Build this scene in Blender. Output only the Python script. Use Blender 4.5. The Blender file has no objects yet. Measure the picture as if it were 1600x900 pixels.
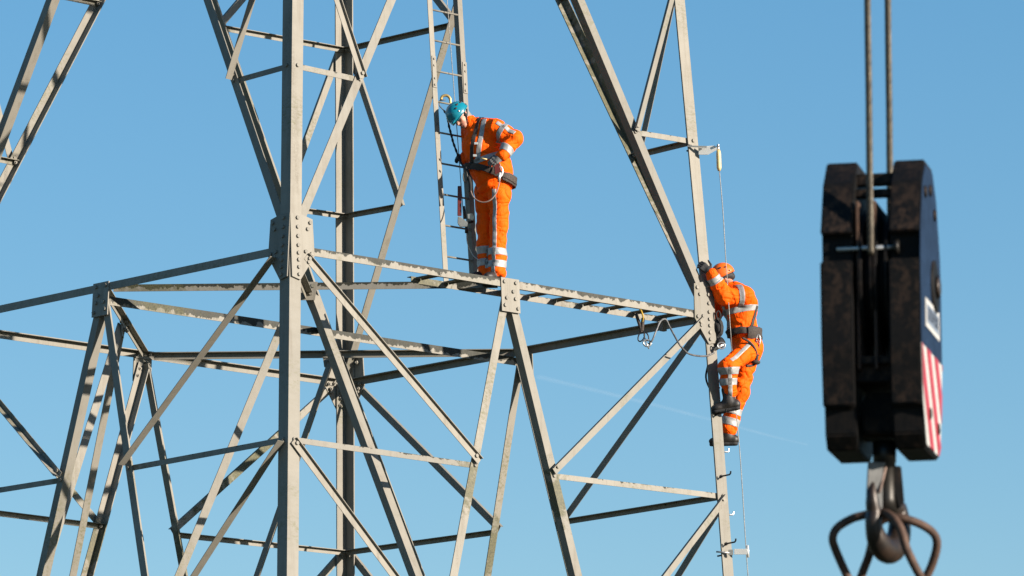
import bpy, bmesh, math, random
import numpy as np
from mathutils import Vector, Matrix, Quaternion, noise as mnoise
random.seed(7)
PI = math.pi
R = math.radians
scene = bpy.context.scene
COL = scene.collection

# ------------------------------------------------------------------ camera
ZW = 12.508                       # height of the tower's waist above the ground
CAM_LOC = Vector((0.0, -60.158, ZW - 10.490))
YAW, PITCH, ROLL = 0.03442, 0.17830, -0.00312
fw = Vector((math.sin(YAW)*math.cos(PITCH), math.cos(YAW)*math.cos(PITCH), math.sin(PITCH)))
r0 = Vector((math.cos(YAW), -math.sin(YAW), 0.0))
u0 = r0.cross(fw)
rt = r0*math.cos(ROLL) + u0*math.sin(ROLL)
up = u0*math.cos(ROLL) - r0*math.sin(ROLL)
cam_data = bpy.data.cameras.new('camera')
cam_data.sensor_width = 36.0
cam_data.lens = 36.0*8860.5/1600.0
cam_data.clip_start = 0.5
cam_data.clip_end = 60000.0
cam_data.dof.use_dof = True
cam_data.dof.focus_distance = 58.5
cam_data.dof.aperture_fstop = 9.0
cam = bpy.data.objects.new('camera', cam_data)
COL.objects.link(cam)
M3 = Matrix((rt, up, -fw)).transposed()
cam.matrix_world = Matrix.Translation(CAM_LOC) @ M3.to_4x4()
scene.camera = cam

# ------------------------------------------------------------------ sky and sun
SUN_AZ, SUN_EL = R(120.0), R(17.0)      # azimuth from +Y towards +X
world = bpy.data.worlds.new('World')
scene.world = world
world.use_nodes = True
wn = world.node_tree
for n_ in list(wn.nodes): wn.nodes.remove(n_)
sky = wn.nodes.new('ShaderNodeTexSky')
sky.sky_type = 'NISHITA'
sky.sun_disc = False
sky.sun_elevation = SUN_EL
sky.sun_rotation = SUN_AZ
sky.altitude = 0.0
sky.air_density = 1.0
sky.dust_density = 0.25
sky.ozone_density = 3.0
bg = wn.nodes.new('ShaderNodeBackground')
bg.inputs['Strength'].default_value = 0.110
wo = wn.nodes.new('ShaderNodeOutputWorld')
hs = wn.nodes.new('ShaderNodeHueSaturation')
hs.inputs['Saturation'].default_value = 1.52
hs.inputs['Value'].default_value = 1.0
gm = wn.nodes.new('ShaderNodeGamma')
gm.inputs['Gamma'].default_value = 0.70
wn.links.new(sky.outputs['Color'], gm.inputs['Color'])
wn.links.new(gm.outputs['Color'], hs.inputs['Color'])
wn.links.new(hs.outputs['Color'], bg.inputs['Color'])
wn.links.new(bg.outputs[0], wo.inputs['Surface'])
sd = bpy.data.lights.new('sun', 'SUN')
sd.energy = 5.0
sd.angle = R(0.53)
sd.color = (1.0, 0.90, 0.77)
sun = bpy.data.objects.new('sun', sd)
COL.objects.link(sun)
sdir = Vector((math.sin(SUN_AZ)*math.cos(SUN_EL), math.cos(SUN_AZ)*math.cos(SUN_EL), math.sin(SUN_EL)))
sun.rotation_euler = (-sdir).to_track_quat('-Z', 'Y').to_euler()
sun.location = (30, -20, 40)
vs = scene.view_settings
vs.view_transform = 'Standard'
vs.look = 'None'
vs.exposure = 1.12
vs.gamma = 1.0
vs.use_curve_mapping = False
scene.render.engine = 'CYCLES'

# ------------------------------------------------------------------ node helpers
class NB:
    def __init__(s, name):
        s.m = bpy.data.materials.new(name); s.m.use_nodes = True
        s.t = s.m.node_tree
        for n in list(s.t.nodes): s.t.nodes.remove(n)
        s.out = s.t.nodes.new('ShaderNodeOutputMaterial')
        s.b = s.t.nodes.new('ShaderNodeBsdfPrincipled')
        s.t.links.new(s.b.outputs[0], s.out.inputs['Surface'])
    def n(s, typ, **kw):
        nd = s.t.nodes.new(typ)
        for k, v in kw.items(): setattr(nd, k, v)
        return nd
    def link(s, a, b): s.t.links.new(a, b)
    def val(s, sock, v):
        if isinstance(v, bpy.types.NodeSocket): s.link(v, sock)
        else: sock.default_value = v
    def math(s, op, a, b=0.0, c=0.0, clamp=False):
        nd = s.n('ShaderNodeMath', operation=op); nd.use_clamp = clamp
        s.val(nd.inputs[0], a); s.val(nd.inputs[1], b); s.val(nd.inputs[2], c)
        return nd.outputs[0]
    def mix(s, f, a, b):
        nd = s.n('ShaderNodeMix', data_type='RGBA')
        s.val(nd.inputs[0], f)
        for i, v in ((6, a), (7, b)):
            if isinstance(v, tuple) and len(v) == 3: v = (*v, 1.0)
            s.val(nd.inputs[i], v)
        return nd.outputs[2]
    def noise(s, vec, scale, detail=4.0, rough=0.55, dist=0.0):
        nd = s.n('ShaderNodeTexNoise')
        if vec is not None: s.link(vec, nd.inputs['Vector'])
        nd.inputs['Scale'].default_value = scale; nd.inputs['Detail'].default_value = detail
        nd.inputs['Roughness'].default_value = rough; nd.inputs['Distortion'].default_value = dist
        return nd.outputs['Fac']
    def ramp(s, f, a, b, va=0.0, vb=1.0):
        nd = s.n('ShaderNodeMapRange'); nd.clamp = True
        s.val(nd.inputs[0], f)
        nd.inputs[1].default_value = a; nd.inputs[2].default_value = b
        nd.inputs[3].default_value = va; nd.inputs[4].default_value = vb
        return nd.outputs[0]
    def attr(s, name):
        nd = s.n('ShaderNodeAttribute', attribute_type='OBJECT', attribute_name=name)
        return nd.outputs['Fac']
    def bump(s, h, strength, dist):
        nd = s.n('ShaderNodeBump'); nd.inputs['Strength'].default_value = strength
        nd.inputs['Distance'].default_value = dist
        s.link(h, nd.inputs['Height']); s.link(nd.outputs[0], s.b.inputs['Normal'])
    def set(s, **kw):
        for k, v in kw.items():
            k = k.replace('_', ' ')
            if isinstance(v, tuple) and len(v) == 3: v = (*v, 1.0)
            s.val(s.b.inputs[k], v)
        return s

MAT = {}
def mat_paint():
    k = NB('weathered_steel_paint')
    uv = k.n('ShaderNodeUVMap').outputs[0]
    sep = k.n('ShaderNodeSeparateXYZ'); k.link(uv, sep.inputs[0])
    rnd = k.n('ShaderNodeObjectInfo').outputs['Random']
    comb = k.n('ShaderNodeCombineXYZ')
    k.link(sep.outputs[0], comb.inputs[0])
    k.link(k.math('MULTIPLY', sep.outputs[1], 0.06), comb.inputs[1])
    k.link(k.math('MULTIPLY', rnd, 37.0), comb.inputs[2])
    big = k.noise(comb.outputs[0], 2.2, 3.0)
    mid = k.noise(comb.outputs[0], 13.0, 5.0, 0.65)
    peel = k.attr('peel')
    v = sep.outputs[1]
    s1 = k.math('ADD', k.math('MULTIPLY', mid, 0.75), k.math('MULTIPLY', big, 0.55))
    s2 = k.math('ADD', s1, k.math('MULTIPLY', peel, 0.57))
    s3 = k.math('SUBTRACT', s2, k.math('MULTIPLY', v, 0.36))
    pm = k.ramp(s3, 0.855, 0.885)
    pm = k.math('MULTIPLY', pm, k.math('MINIMUM', k.math('MULTIPLY', peel, 40.0), 1.0))
    # moss round a given place along the piece
    mu = k.attr('moss_u'); ml = k.attr('moss_len'); ma = k.attr('moss')
    dist = k.math('DIVIDE', k.math('ABSOLUTE', k.math('SUBTRACT', sep.outputs[0], mu)), k.math('MAXIMUM', ml, 0.01))
    near = k.math('SUBTRACT', 1.0, dist, clamp=True)
    ms = k.math('ADD', k.math('MULTIPLY', near, 0.75), k.math('MULTIPLY', k.math('SUBTRACT', mid, 0.5), 1.6))
    mm = k.math('MULTIPLY', k.ramp(ms, 0.30, 0.55), ma)
    geo = k.n('ShaderNodeNewGeometry')
    fine = k.noise(k.n('ShaderNodeTexCoord').outputs['Object'], 55.0, 4.0, 0.6)
    strk = k.n('ShaderNodeTexCoord').outputs['Object']
    mp = k.n('ShaderNodeMapping'); k.link(strk, mp.inputs[0]); mp.inputs['Scale'].default_value = (16.0, 16.0, 0.9)
    streak = k.noise(mp.outputs[0], 1.0, 4.0, 0.6)
    base = k.mix(k.ramp(big, 0.3, 0.75), (0.222, 0.203, 0.169), (0.190, 0.175, 0.147))
    base = k.mix(k.ramp(rnd, 0.2, 1.0, 0.0, 0.55), base, (0.132, 0.124, 0.106))
    base = k.mix(k.ramp(streak, 0.50, 0.72, 0.0, 0.38), base, (0.112, 0.092, 0.066))
    base = k.mix(k.ramp(fine, 0.62, 0.76, 0.0, 0.30), base, (0.095, 0.082, 0.062))
    lich = k.math('MULTIPLY', k.ramp(k.noise(comb.outputs[0], 1.1, 2.0), 0.52, 0.66), k.ramp(k.noise(comb.outputs[0], 34.0, 5.0, 0.7), 0.48, 0.64, 0.0, 0.75))
    base = k.mix(lich, base, (0.105, 0.100, 0.045))
    drip = k.math('MULTIPLY', k.ramp(k.noise(mp.outputs[0], 0.45, 3.0), 0.60, 0.72, 0.0, 0.6), k.ramp(fine, 0.35, 0.6))
    base = k.mix(drip, base, (0.098, 0.078, 0.052))
    pc = k.mix(k.ramp(fine, 0.35, 0.65), (0.012, 0.012, 0.008), (0.030, 0.029, 0.018))
    col = k.mix(pm, base, pc)
    mc = k.mix(k.ramp(fine, 0.35, 0.65), (0.026, 0.028, 0.009), (0.10, 0.092, 0.036))
    col = k.mix(mm, col, mc)
    k.set(Base_Color=col, Roughness=k.ramp(mid, 0.2, 0.8, 0.52, 0.72), Specular_IOR_Level=0.35)
    h = k.math('ADD', k.math('MULTIPLY', pm, -0.6), k.math('ADD', k.math('MULTIPLY', mm, 0.8), k.math('MULTIPLY', fine, 0.25)))
    k.bump(h, 0.35, 0.004)
    return k.m
MAT['paint'] = mat_paint()

def simple(name, col, rough=0.6, metal=0.0, var=0.25, scale=30.0, bump=0.0, col2=None, coat=0.0):
    k = NB(name)
    co = k.n('ShaderNodeTexCoord').outputs['Object']
    f = k.noise(co, scale, 5.0, 0.6)
    c2 = col2 if col2 else tuple(c*(1-var) for c in col)
    k.set(Base_Color=k.mix(k.ramp(f, 0.35, 0.68), col, c2), Roughness=k.ramp(f, 0.2, 0.8, rough*0.88, min(1, rough*1.12)), Metallic=metal)
    if coat: k.b.inputs['Coat Weight'].default_value = coat; k.b.inputs['Coat Roughness'].default_value = 0.15
    if bump: k.bump(f, bump, 0.005)
    return k.m

# ------------------------------------------------------------------ object helpers
def link(o, parent=None):
    COL.objects.link(o)
    if parent is not None: o.parent = parent
    return o
def tag(o, label=None, cat=None, group=None, kind=None):
    if label: o['label'] = label
    if cat: o['category'] = cat
    if group: o['group'] = group
    if kind: o['kind'] = kind
    return o
def empty(name, loc=(0, 0, 0), rotz=0.0):
    o = bpy.data.objects.new(name, None); o.empty_display_size = 0.2
    o.location = loc; o.rotation_euler = (0, 0, rotz)
    return link(o)
def mesh_from(name, verts, faces, uvs=None, smooth=False, recalc=True):
    me = bpy.data.meshes.new(name)
    me.from_pydata([tuple(v) for v in verts], [], faces)
    if uvs is not None:
        ul = me.uv_layers.new(name='UVMap')
        i = 0
        for fi, f in enumerate(faces):
            for j in range(len(f)):
                ul.data[i].uv = uvs[fi][j]; i += 1
    if recalc:
        bm = bmesh.new(); bm.from_mesh(me)
        bmesh.ops.recalc_face_normals(bm, faces=bm.faces)
        bm.to_mesh(me); bm.free()
    if smooth:
        for p in me.polygons: p.use_smooth = True
    me.update()
    return me
def obj(name, me, mat, parent=None, loc=(0, 0, 0)):
    o = bpy.data.objects.new(name, me)
    if mat is not None:
        ms = mat if isinstance(mat, (list, tuple)) else [mat]
        if len(me.materials) == 0:
            for m in ms: me.materials.append(m)
    o.location = loc
    return link(o, parent)
def orth(v, *against):
    v = Vector(v)
    for a in against: v = v - a*v.dot(a)
    return v.normalized()

def box_geo(c, ax, ay, az, sx, sy, sz, verts, faces):
    b = len(verts)
    for k in (-1, 1):
        for j in (-1, 1):
            for i in (-1, 1):
                verts.append(Vector(c) + ax*(i*sx/2) + ay*(j*sy/2) + az*(k*sz/2))
    for f in ((0, 2, 3, 1), (4, 5, 7, 6), (0, 1, 5, 4), (2, 6, 7, 3), (0, 4, 6, 2), (1, 3, 7, 5)):
        faces.append(tuple(b+i for i in f))
def tube_geo(pts, rad, verts, faces, seg=8, caps=True, closed=False):
    """sweep a circle along pts (list of Vector); rad float or list"""
    n = len(pts); b = len(verts)
    rads = rad if isinstance(rad, (list, tuple)) else [rad]*n
    prev = None
    for i, p in enumerate(pts):
        if closed: t = (pts[(i+1) % n] - pts[i-1]).normalized()
        else: t = (pts[min(i+1, n-1)] - pts[max(i-1, 0)]).normalized()
        if prev is None:
            a = Vector((0, 0, 1)) if abs(t.z) < 0.9 else Vector((1, 0, 0))
            u = orth(a, t)
        else: u = orth(prev, t)
        prev = u; w = t.cross(u)
        for k in range(seg):
            an = 2*PI*k/seg
            verts.append(p + (u*math.cos(an) + w*math.sin(an))*rads[i])
    m = n if closed else n-1
    for i in range(m):
        for k in range(seg):
            a0 = b + i*seg + k; a1 = b + i*seg + (k+1) % seg
            c0 = b + ((i+1) % n)*seg + k; c1 = b + ((i+1) % n)*seg + (k+1) % seg
            faces.append((a0, a1, c1, c0))
    if caps and not closed:
        faces.append(tuple(b + k for k in range(seg))[::-1])
        faces.append(tuple(b + (n-1)*seg + k for k in range(seg)))
def tube(name, pts, rad, mat, parent=None, seg=8, closed=False, smooth=True):
    v, f = [], []
    o = Vector(pts[0])
    tube_geo([Vector(p)-o for p in pts], rad, v, f, seg, True, closed)
    return obj(name, mesh_from(name, v, f, smooth=smooth), mat, parent, o)
def smooth_path(pts, n=8):
    """Catmull-Rom through the points"""
    P = [Vector(p) for p in pts]; out = []
    for i in range(len(P)-1):
        a = P[max(i-1, 0)]; b = P[i]; c = P[i+1]; d = P[min(i+2, len(P)-1)]
        for k in range(n):
            t = k/n
            out.append(0.5*((2*b) + (c-a)*t + (2*a-5*b+4*c-d)*t*t + (3*b-a-3*c+d)*t**3))
    out.append(P[-1])
    return out
def prism(name, poly, ax, ay, az, thick, mat, parent=None, origin=(0, 0, 0), bevel=0.0):
    """flat polygon (list of 2D) in plane ax,ay pushed along az from 0 to thick"""
    n = len(poly); v = []; f = []; uvs = []
    for k in (0, 1):
        for (x, y) in poly: v.append(ax*x + ay*y + az*(k*thick))
    f.append(tuple(range(n))[::-1]); f.append(tuple(range(n, 2*n)))
    for i in range(n): f.append((i, (i+1) % n, n+(i+1) % n, n+i))
    me = mesh_from(name, v, f, recalc=True)
    ul = me.uv_layers.new(name='UVMap')
    for lp in me.loops:
        p = me.vertices[lp.vertex_index].co
        ul.data[lp.index].uv = (p.dot(ax)+3.0, 0.55+0.4*p.dot(ay))
    if bevel:
        bm = bmesh.new(); bm.from_mesh(me)
        bmesh.ops.bevel(bm, geom=list(bm.edges), offset=bevel, segments=2, affect='EDGES', clamp_overlap=True)
        bm.to_mesh(me); bm.free()
    return obj(name, me, mat, parent, origin)

# ================================================================== the tower
TH = -0.07120
HALF, K_UP, K_LO = 3.0, 0.05805, 0.04572
ZU, ZD, H_UP, H_LO = 1.9257, 1.9439, 5.551, 12.508
DIR = {'N': Vector((0, -1, 0)), 'R': Vector((1, 0, 0)), 'B': Vector((0, 1, 0)), 'L': Vector((-1, 0, 0))}
FACES = (('N', 'R'), ('N', 'L'), ('L', 'B'), ('B', 'R'))
def corner(c, z):
    s = (HALF - (K_UP if z > 0 else K_LO)*z)*math.sqrt(2)
    return DIR[c]*s + Vector((0, 0, z + ZW))
tower = empty('transmission_tower', (0, 0, 0), TH)
tag(tower, 'pale grey lattice steel transmission tower with flaking paint, square on plan, filling the left side', 'tower')
TM = Matrix.Rotation(TH, 4, 'Z')
UPV = Vector((0, 0, 1))

def angle(name, A, B, n, q, w, t=0.010, m=None, w2=None, parent=None, peel=0.0, moss=0.0, moss_u=0.0, moss_len=0.5, mat=None, cut=0.0):
    """L-section from A to B: one flange in the plane with normal n running from the heel towards q,
    the other standing off along m (default -n)."""
    A = Vector(A); B = Vector(B); ax = (B-A).normalized(); Ln = (B-A).length
    n = orth(n, ax); q = orth(q, ax, n)
    m = -n if m is None else m
    m = orth(m, ax, q)
    w2 = w if w2 is None else w2
    sec = [(0, 0), (w, 0), (w, t), (t, t), (t, w2), (0, w2)]
    vv = [0.0, 1.0, 1.0, 0.1, 1.0, 1.0]
    v = []
    for i, end in enumerate((0.0, Ln)):
        for (a, b) in sec: v.append(ax*end + q*a + m*b)
    f = []; uv = []
    for i in range(6):
        j = (i+1) % 6
        f.append((i, j, 6+j, 6+i))
        va, vb = vv[i], vv[j]
        if i == 5: va, vb = 1.0, 0.0
        uv.append([(0.0, va), (0.0, vb), (Ln, vb), (Ln, va)])
    f.append((5, 4, 3, 2, 1, 0)); uv.append([(0.0, 0.6)]*6)
    f.append((6, 7, 8, 9, 10, 11)); uv.append([(Ln, 0.6)]*6)
    me = bpy.data.meshes.new(name)
    me.from_pydata([tuple(p) for p in v], [], f)
    ul = me.uv_layers.new(name='UVMap'); k = 0
    for fi in range(len(f)):
        for j in range(len(f[fi])):
            ul.data[k].uv = uv[fi][j]; k += 1
    if ax.dot(q.cross(m)) > 0: me.flip_normals()
    me.update()
    o = obj(name, me, mat or MAT['paint'], parent, A)
    o['peel'] = float(peel); o['moss'] = float(moss); o['moss_u'] = float(moss_u); o['moss_len'] = float(moss_len)
    o['flip'] = 0
    return o

# shared bolt: hexagon head with washer on +Z, shank and nut on -Z (plate between z=0 and z=-0.03)
def bolt_mesh(name='bolt', r=0.021, h=0.017, grip=0.034, nut=True):
    v = []; f = []
    def ring(rad, z, seg, rot=0.0):
        b = len(v)
        for k in range(seg):
            a = 2*PI*k/seg + rot
            v.append(Vector((rad*math.cos(a), rad*math.sin(a), z)))
        return b
    def hexa(z0, z1, rr):
        a = ring(rr, z0, 6); b = ring(rr, z1, 6)
        for k in range(6): f.append((a+k, a+(k+1) % 6, b+(k+1) % 6, b+k))
        f.append(tuple(a+k for k in range(6))[::-1]); f.append(tuple(b+k for k in range(6)))
    prof = [(r, h), (r, 0.0), (r*0.5, 0.0), (r*0.5, -grip), (r, -grip), (r, -grip-h), (r*0.5, -grip-h), (r*0.5, -grip-h-0.014)]
    rings = [ring(a_, z_, 6) for a_, z_ in prof]
    for q0, q1 in zip(rings, rings[1:]):
        for k in range(6): f.append((q0+k, q0+(k+1) % 6, q1+(k+1) % 6, q1+k))
    f.append(tuple(rings[0]+k for k in range(6))); f.append(tuple(rings[-1]+k for k in range(6))[::-1])
    me = mesh_from(name, v, f)
    ul = me.uv_layers.new(name='UVMap')
    for d in ul.data: d.uv = (0.3, 0.9)
    me.materials.append(MAT['paint'])
    return me
BOLT = bolt_mesh()
def bolt(parent, P, n, spin=None):
    o = bpy.data.objects.new('bolt', BOLT)
    o.location = Vector(P) - parent.location
    o.rotation_mode = 'QUATERNION'
    qn = Vector(n).to_track_quat('Z', 'X')
    o.rotation_quaternion = qn @ Quaternion((0, 0, 1), random.uniform(0, 1.0))
    o['peel'] = 0.0; o['moss'] = 0.0
    return link(o, parent)

def face_frame(c1, c2, upper):
    z = 2.0 if upper else -2.0
    A = corner(c1, 0); B = corner(c2, 0); T = (B-A).normalized()
    U = (corner(c1, z)+corner(c2, z)-A-B)/2*(1 if upper else -1)
    U.normalize()
    n = T.cross(U).normalized()
    if n.dot(A+B - Vector((0, 0, 2*ZW))) < 0: n = -n
    return T, U, n
LAY_V, LAY_S, LAY_D = -0.015, -0.028, 0.016
W_LEG, W_V, W_EDGE, W_S, W_D, W_HIP = 0.150, 0.100, 0.082, 0.058, 0.082, 0.095
INSIDE = {('N', 'R'): False, ('N', 'L'): False, ('L', 'B'): True, ('B', 'R'): True}

# legs: two segments each, heel on the outer corner line
nb_of = {'N': ('R', 'L'), 'R': ('N', 'B'), 'B': ('L', 'R'), 'L': ('N', 'B')}
for c in 'NRBL':
    a, b = nb_of[c]
    for (z0, z1) in ((-H_LO - 0.0, -0.004), (0.0, 8.2)):
        A = corner(c, z0); B = corner(c, z1)
        Ta = (corner(a, 0)-corner(c, 0)).normalized(); Tb = (corner(b, 0)-corner(c, 0)).normalized()
        angle('leg', A, B, -Tb, Ta, W_LEG, 0.015, m=Tb, parent=tower, moss=0.0)

plate_poly = [(0.004, 0.36), (0.15, 0.36), (0.30, 0.325), (0.312, -0.055), (0.115, -0.32), (0.004, -0.295)]
plate_bolts = [(0.095, z) for z in (0.318, 0.224, 0.128, 0.035, -0.044, -0.115, -0.19, -0.265)] + \
              [(0.26, 0.285), (0.226, 0.215), (0.19, -0.020), (0.27, -0.035), (0.225, -0.125)]
mid_poly = [(-0.128, 0.012), (0.128, 0.012), (0.132, -0.345), (-0.128, -0.345)]
mid_bolts = [(-0.085, -0.03), (0.075, -0.03), (0.035, -0.125), (-0.06, -0.20), (0.065, -0.20), (-0.085, -0.28), (0.095, -0.30)]

def vpt(c, o, z, upper):
    """point on the big V of a face, on c's side, height z"""
    if upper:
        A = corner(c, 1e-6); B = (corner(c, H_UP)+corner(o, H_UP))/2
        t = z/H_UP
    else:
        A = (corner(c, 0)+corner(o, 0))/2; B = corner(c, -H_LO)
        t = -z/H_LO
    return A + (B-A)*t

for fc in FACES:
    c1, c2 = fc
    inside = INSIDE[fc]
    Tl, Ul, nl = face_frame(c1, c2, False)
    Tu, Uu, nu = face_frame(c1, c2, True)
    A0, B0 = corner(c1, 0), corner(c2, 0)
    M0 = (A0+B0)/2
    # edge beam at the waist, heel on top
    pe = {('N', 'R'): 0.60, ('N', 'L'): 0.10, ('L', 'B'): 0.12, ('B', 'R'): 0.12}[fc]
    zoff = -0.002
    s0 = 0.157
    eb = angle('edge_beam', A0 + Tl*s0 + UPV*(0.037+zoff), B0 - Tl*s0 + UPV*(0.037+zoff), nl, -UPV, W_EDGE, 0.010, parent=tower, peel=pe)
    for s in (0.9, 2.0, 3.9, 5.1): bolt(eb, A0 + Tl*s + UPV*0.0 + nl*0.001, nl) if False else None
    # gusset plate at mid face
    nm = (nl + nu).normalized()
    og = M0 + nl*0.003
    gp = prism('gusset_plate', [(x, y+0.036) for x, y in mid_poly], Tl, Ul, nl, 0.012, MAT['paint'], tower, og)
    for (x, y) in mid_bolts: bolt(gp, og + Tl*x + Ul*(y+0.036) + nl*0.012, nl)
    for ci, (c, o) in enumerate(((c1, c2), (c2, c1))):
        T = Tl if ci == 0 else -Tl         # from c towards o
        C0 = corner(c, 0)
        # gusset at the corner: one bent plate modelled as upper and lower outline in the lower plane
        og = C0 + nm*0.006
        Ug = orth(Ul+Uu, nm)
        gp = prism('gusset_plate', plate_poly, T, Ug, nm, 0.012, MAT['paint'], tower, og)
        for (x, y) in plate_bolts: bolt(gp, og + T*x + Ug*y + nm*0.012, nm)
        # lower V
        Va = vpt(c, o, -0.10, False); Vb = vpt(c, o, -H_LO, False)
        axv = (Vb-Va).normalized()
        qv = orth(-T, axv, nl)
        heel = -qv*(W_V*0.5)
        va = angle('brace', Va + heel + nl*LAY_V, Vb + heel + nl*LAY_V - axv*0.5, nl, qv, W_V, 0.011, parent=tower,
                   moss=0.75 if fc != ('N', 'L') else 0.15, moss_u=2.15, moss_len=0.65, peel=0.02)
        # lower secondary bracing
        for lv in range(0, 3):
            z_t, z_b = -lv*ZD, -(lv+1)*ZD
            Lt = corner(c, z_t); Lb = corner(c, z_b)
            # strut at the bottom of the bay
            P = vpt(c, o, z_b, False)
            St = Lb + T*0.03; Sv = P + T*(W_V*0.5 - 0.02)
            st = angle('strut', St + nl*LAY_S + UPV*0.02, Sv + nl*LAY_S + UPV*0.0, nl, -UPV, W_S, 0.007, parent=tower, peel=0.34,
                       moss=0.55, moss_u=(Sv-St).length, moss_len=0.5)
            bolt(st, Lb + T*0.075 + nl*0.001 - UPV*0.008, nl); bolt(st, P - UPV*0.028 + nl*(LAY_V+0.001), nl)
            # diagonal from the leg at the top of the bay to the V at the bottom
            D0 = Lt + (T*0.20 - Ul*0.06 if lv == 0 else T*0.06 - Ul*0.02); D1 = P + UPV*0.05
            axd = (D1-D0).normalized(); qd = orth(-UPV if fc != ('N', 'L') else UPV, axd, nl)
            dg = angle('diagonal', D0 - qd*0.03 + nl*LAY_D, D1 - qd*0.03 + nl*LAY_D + axd*0.05, nl, qd, W_D if fc != ('N', 'L') else 0.055, 0.007, m=nl, w2=0.036 if fc != ('N', 'L') else 0.085, parent=tower,
                       peel=0.10 if fc == ('N', 'R') else 0.22, moss=0.9 if fc == ('L', 'B') else (0.45 if c == 'L' else 0.0), moss_u=1.6, moss_len=1.9)
            bolt(dg, D0 + axd*0.045 + nl*(LAY_D+0.008), nl); bolt(dg, D1 - axd*0.02 + nl*(LAY_D+0.008), nl)
        # upper V
        Va = vpt(c, o, 0.14, True); Vb = vpt(c, o, H_UP-0.05, True)
        axv = (Vb-Va).normalized(); qv = orth(-T, axv, nu); heel = -qv*(W_V*0.5)
        angle('brace', Va + heel + nu*LAY_V, Vb + heel + nu*LAY_V, nu, qv, W_V, 0.011, parent=tower, peel=0.34 if fc == ('B', 'R') and c == 'R' else 0.06,
              moss=0.75 if fc == ('B', 'R') and c == 'R' else 0.0, moss_u=2.6, moss_len=2.6)
        for lv in range(1, 3):
            z_b = lv*ZU
            Lb = corner(c, z_b); P = vpt(c, o, z_b, True)
            St = Lb + T*0.03; Sv = P + T*(W_V*0.5 - 0.02)
            st = angle('strut', St + nu*LAY_S + UPV*0.02, Sv + nu*LAY_S + UPV*0.0, nu, -UPV, W_S, 0.007, parent=tower, peel=0.30,
                       moss=0.4, moss_u=(Sv-St).length, moss_len=0.35)
            bolt(st, Lb + T*0.075 + nu*0.001 - UPV*0.008, nu); bolt(st, P - UPV*0.028 + nu*(LAY_V+0.001), nu)
            if lv < 3:
                D0 = corner(c, z_b+ZU) + T*0.06; D1 = P + UPV*0.03
                axd = (D1-D0).normalized(); qd = orth(-UPV if fc != ('N', 'L') else UPV, axd, nu)
                dg = angle('diagonal', D0 - qd*0.03 + nu*LAY_D, D1 - qd*0.03 + nu*LAY_D + axd*0.05, nu, qd, W_D if fc != ('N', 'L') else 0.045, 0.007, m=nu, w2=0.036 if fc != ('N', 'L') else 0.080, parent=tower, peel=0.05)
                bolt(dg, D1 - axd*0.0 + nu*(LAY_D+0.008), nu)

# plan bracing at the waist
def midp(a, b): return (corner(a, 0)+corner(b, 0))/2
MNR, MNL, MLB, MBR = midp('N', 'R'), midp('N', 'L'), midp('L', 'B'), midp('B', 'R')
CEN = Vector((0, 0, ZW))
def beam(A, B, nout, z, w=0.075, ins=0.12, peel=0.1, moss=0.0, mu=0.0, ml=1.0, w2=None):
    A = Vector(A); B = Vector(B); ax = (B-A).normalized()
    return angle('plan_brace', A + ax*ins + UPV*z, B - ax*ins + UPV*z, nout, -UPV, w, 0.009, parent=tower, peel=peel, moss=moss, moss_u=mu, moss_len=ml, w2=w2)
beam(MNL, MNR, Vector((0, -1, 0)), 0.026, peel=0.66, moss=0.5, mu=0.4, ml=0.8)
beam(MLB, MBR, Vector((0, 1, 0)), 0.016, peel=0.10)
beam(MNL, MLB, Vector((-1, 0, 0)), 0.022, peel=0.45, w=0.07)
beam(MNR, MBR, Vector((1, 0, 0)), 0.022, peel=0.45, w=0.07)
dvec = (MBR-MNL).normalized()
beam(MNL, MBR, Vector((dvec.y, -dvec.x, 0)), -0.085, w=0.09, ins=0.10, peel=0.80, moss=0.55, mu=0.7, ml=0.9)
# tie along the near-far axis
FARB = (MLB+MBR)/2; NEARB = (MNL+MNR)/2; LEFB = (MNL+MLB)/2; RIGB = (MNR+MBR)/2
angle('plan_brace', corner('N', 0) + Vector((0, 0.20, -0.075)), FARB + Vector((0, -0.02, -0.060)), UPV, Vector((1, 0, 0)), 0.075, 0.008, parent=tower, peel=0.2)
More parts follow.
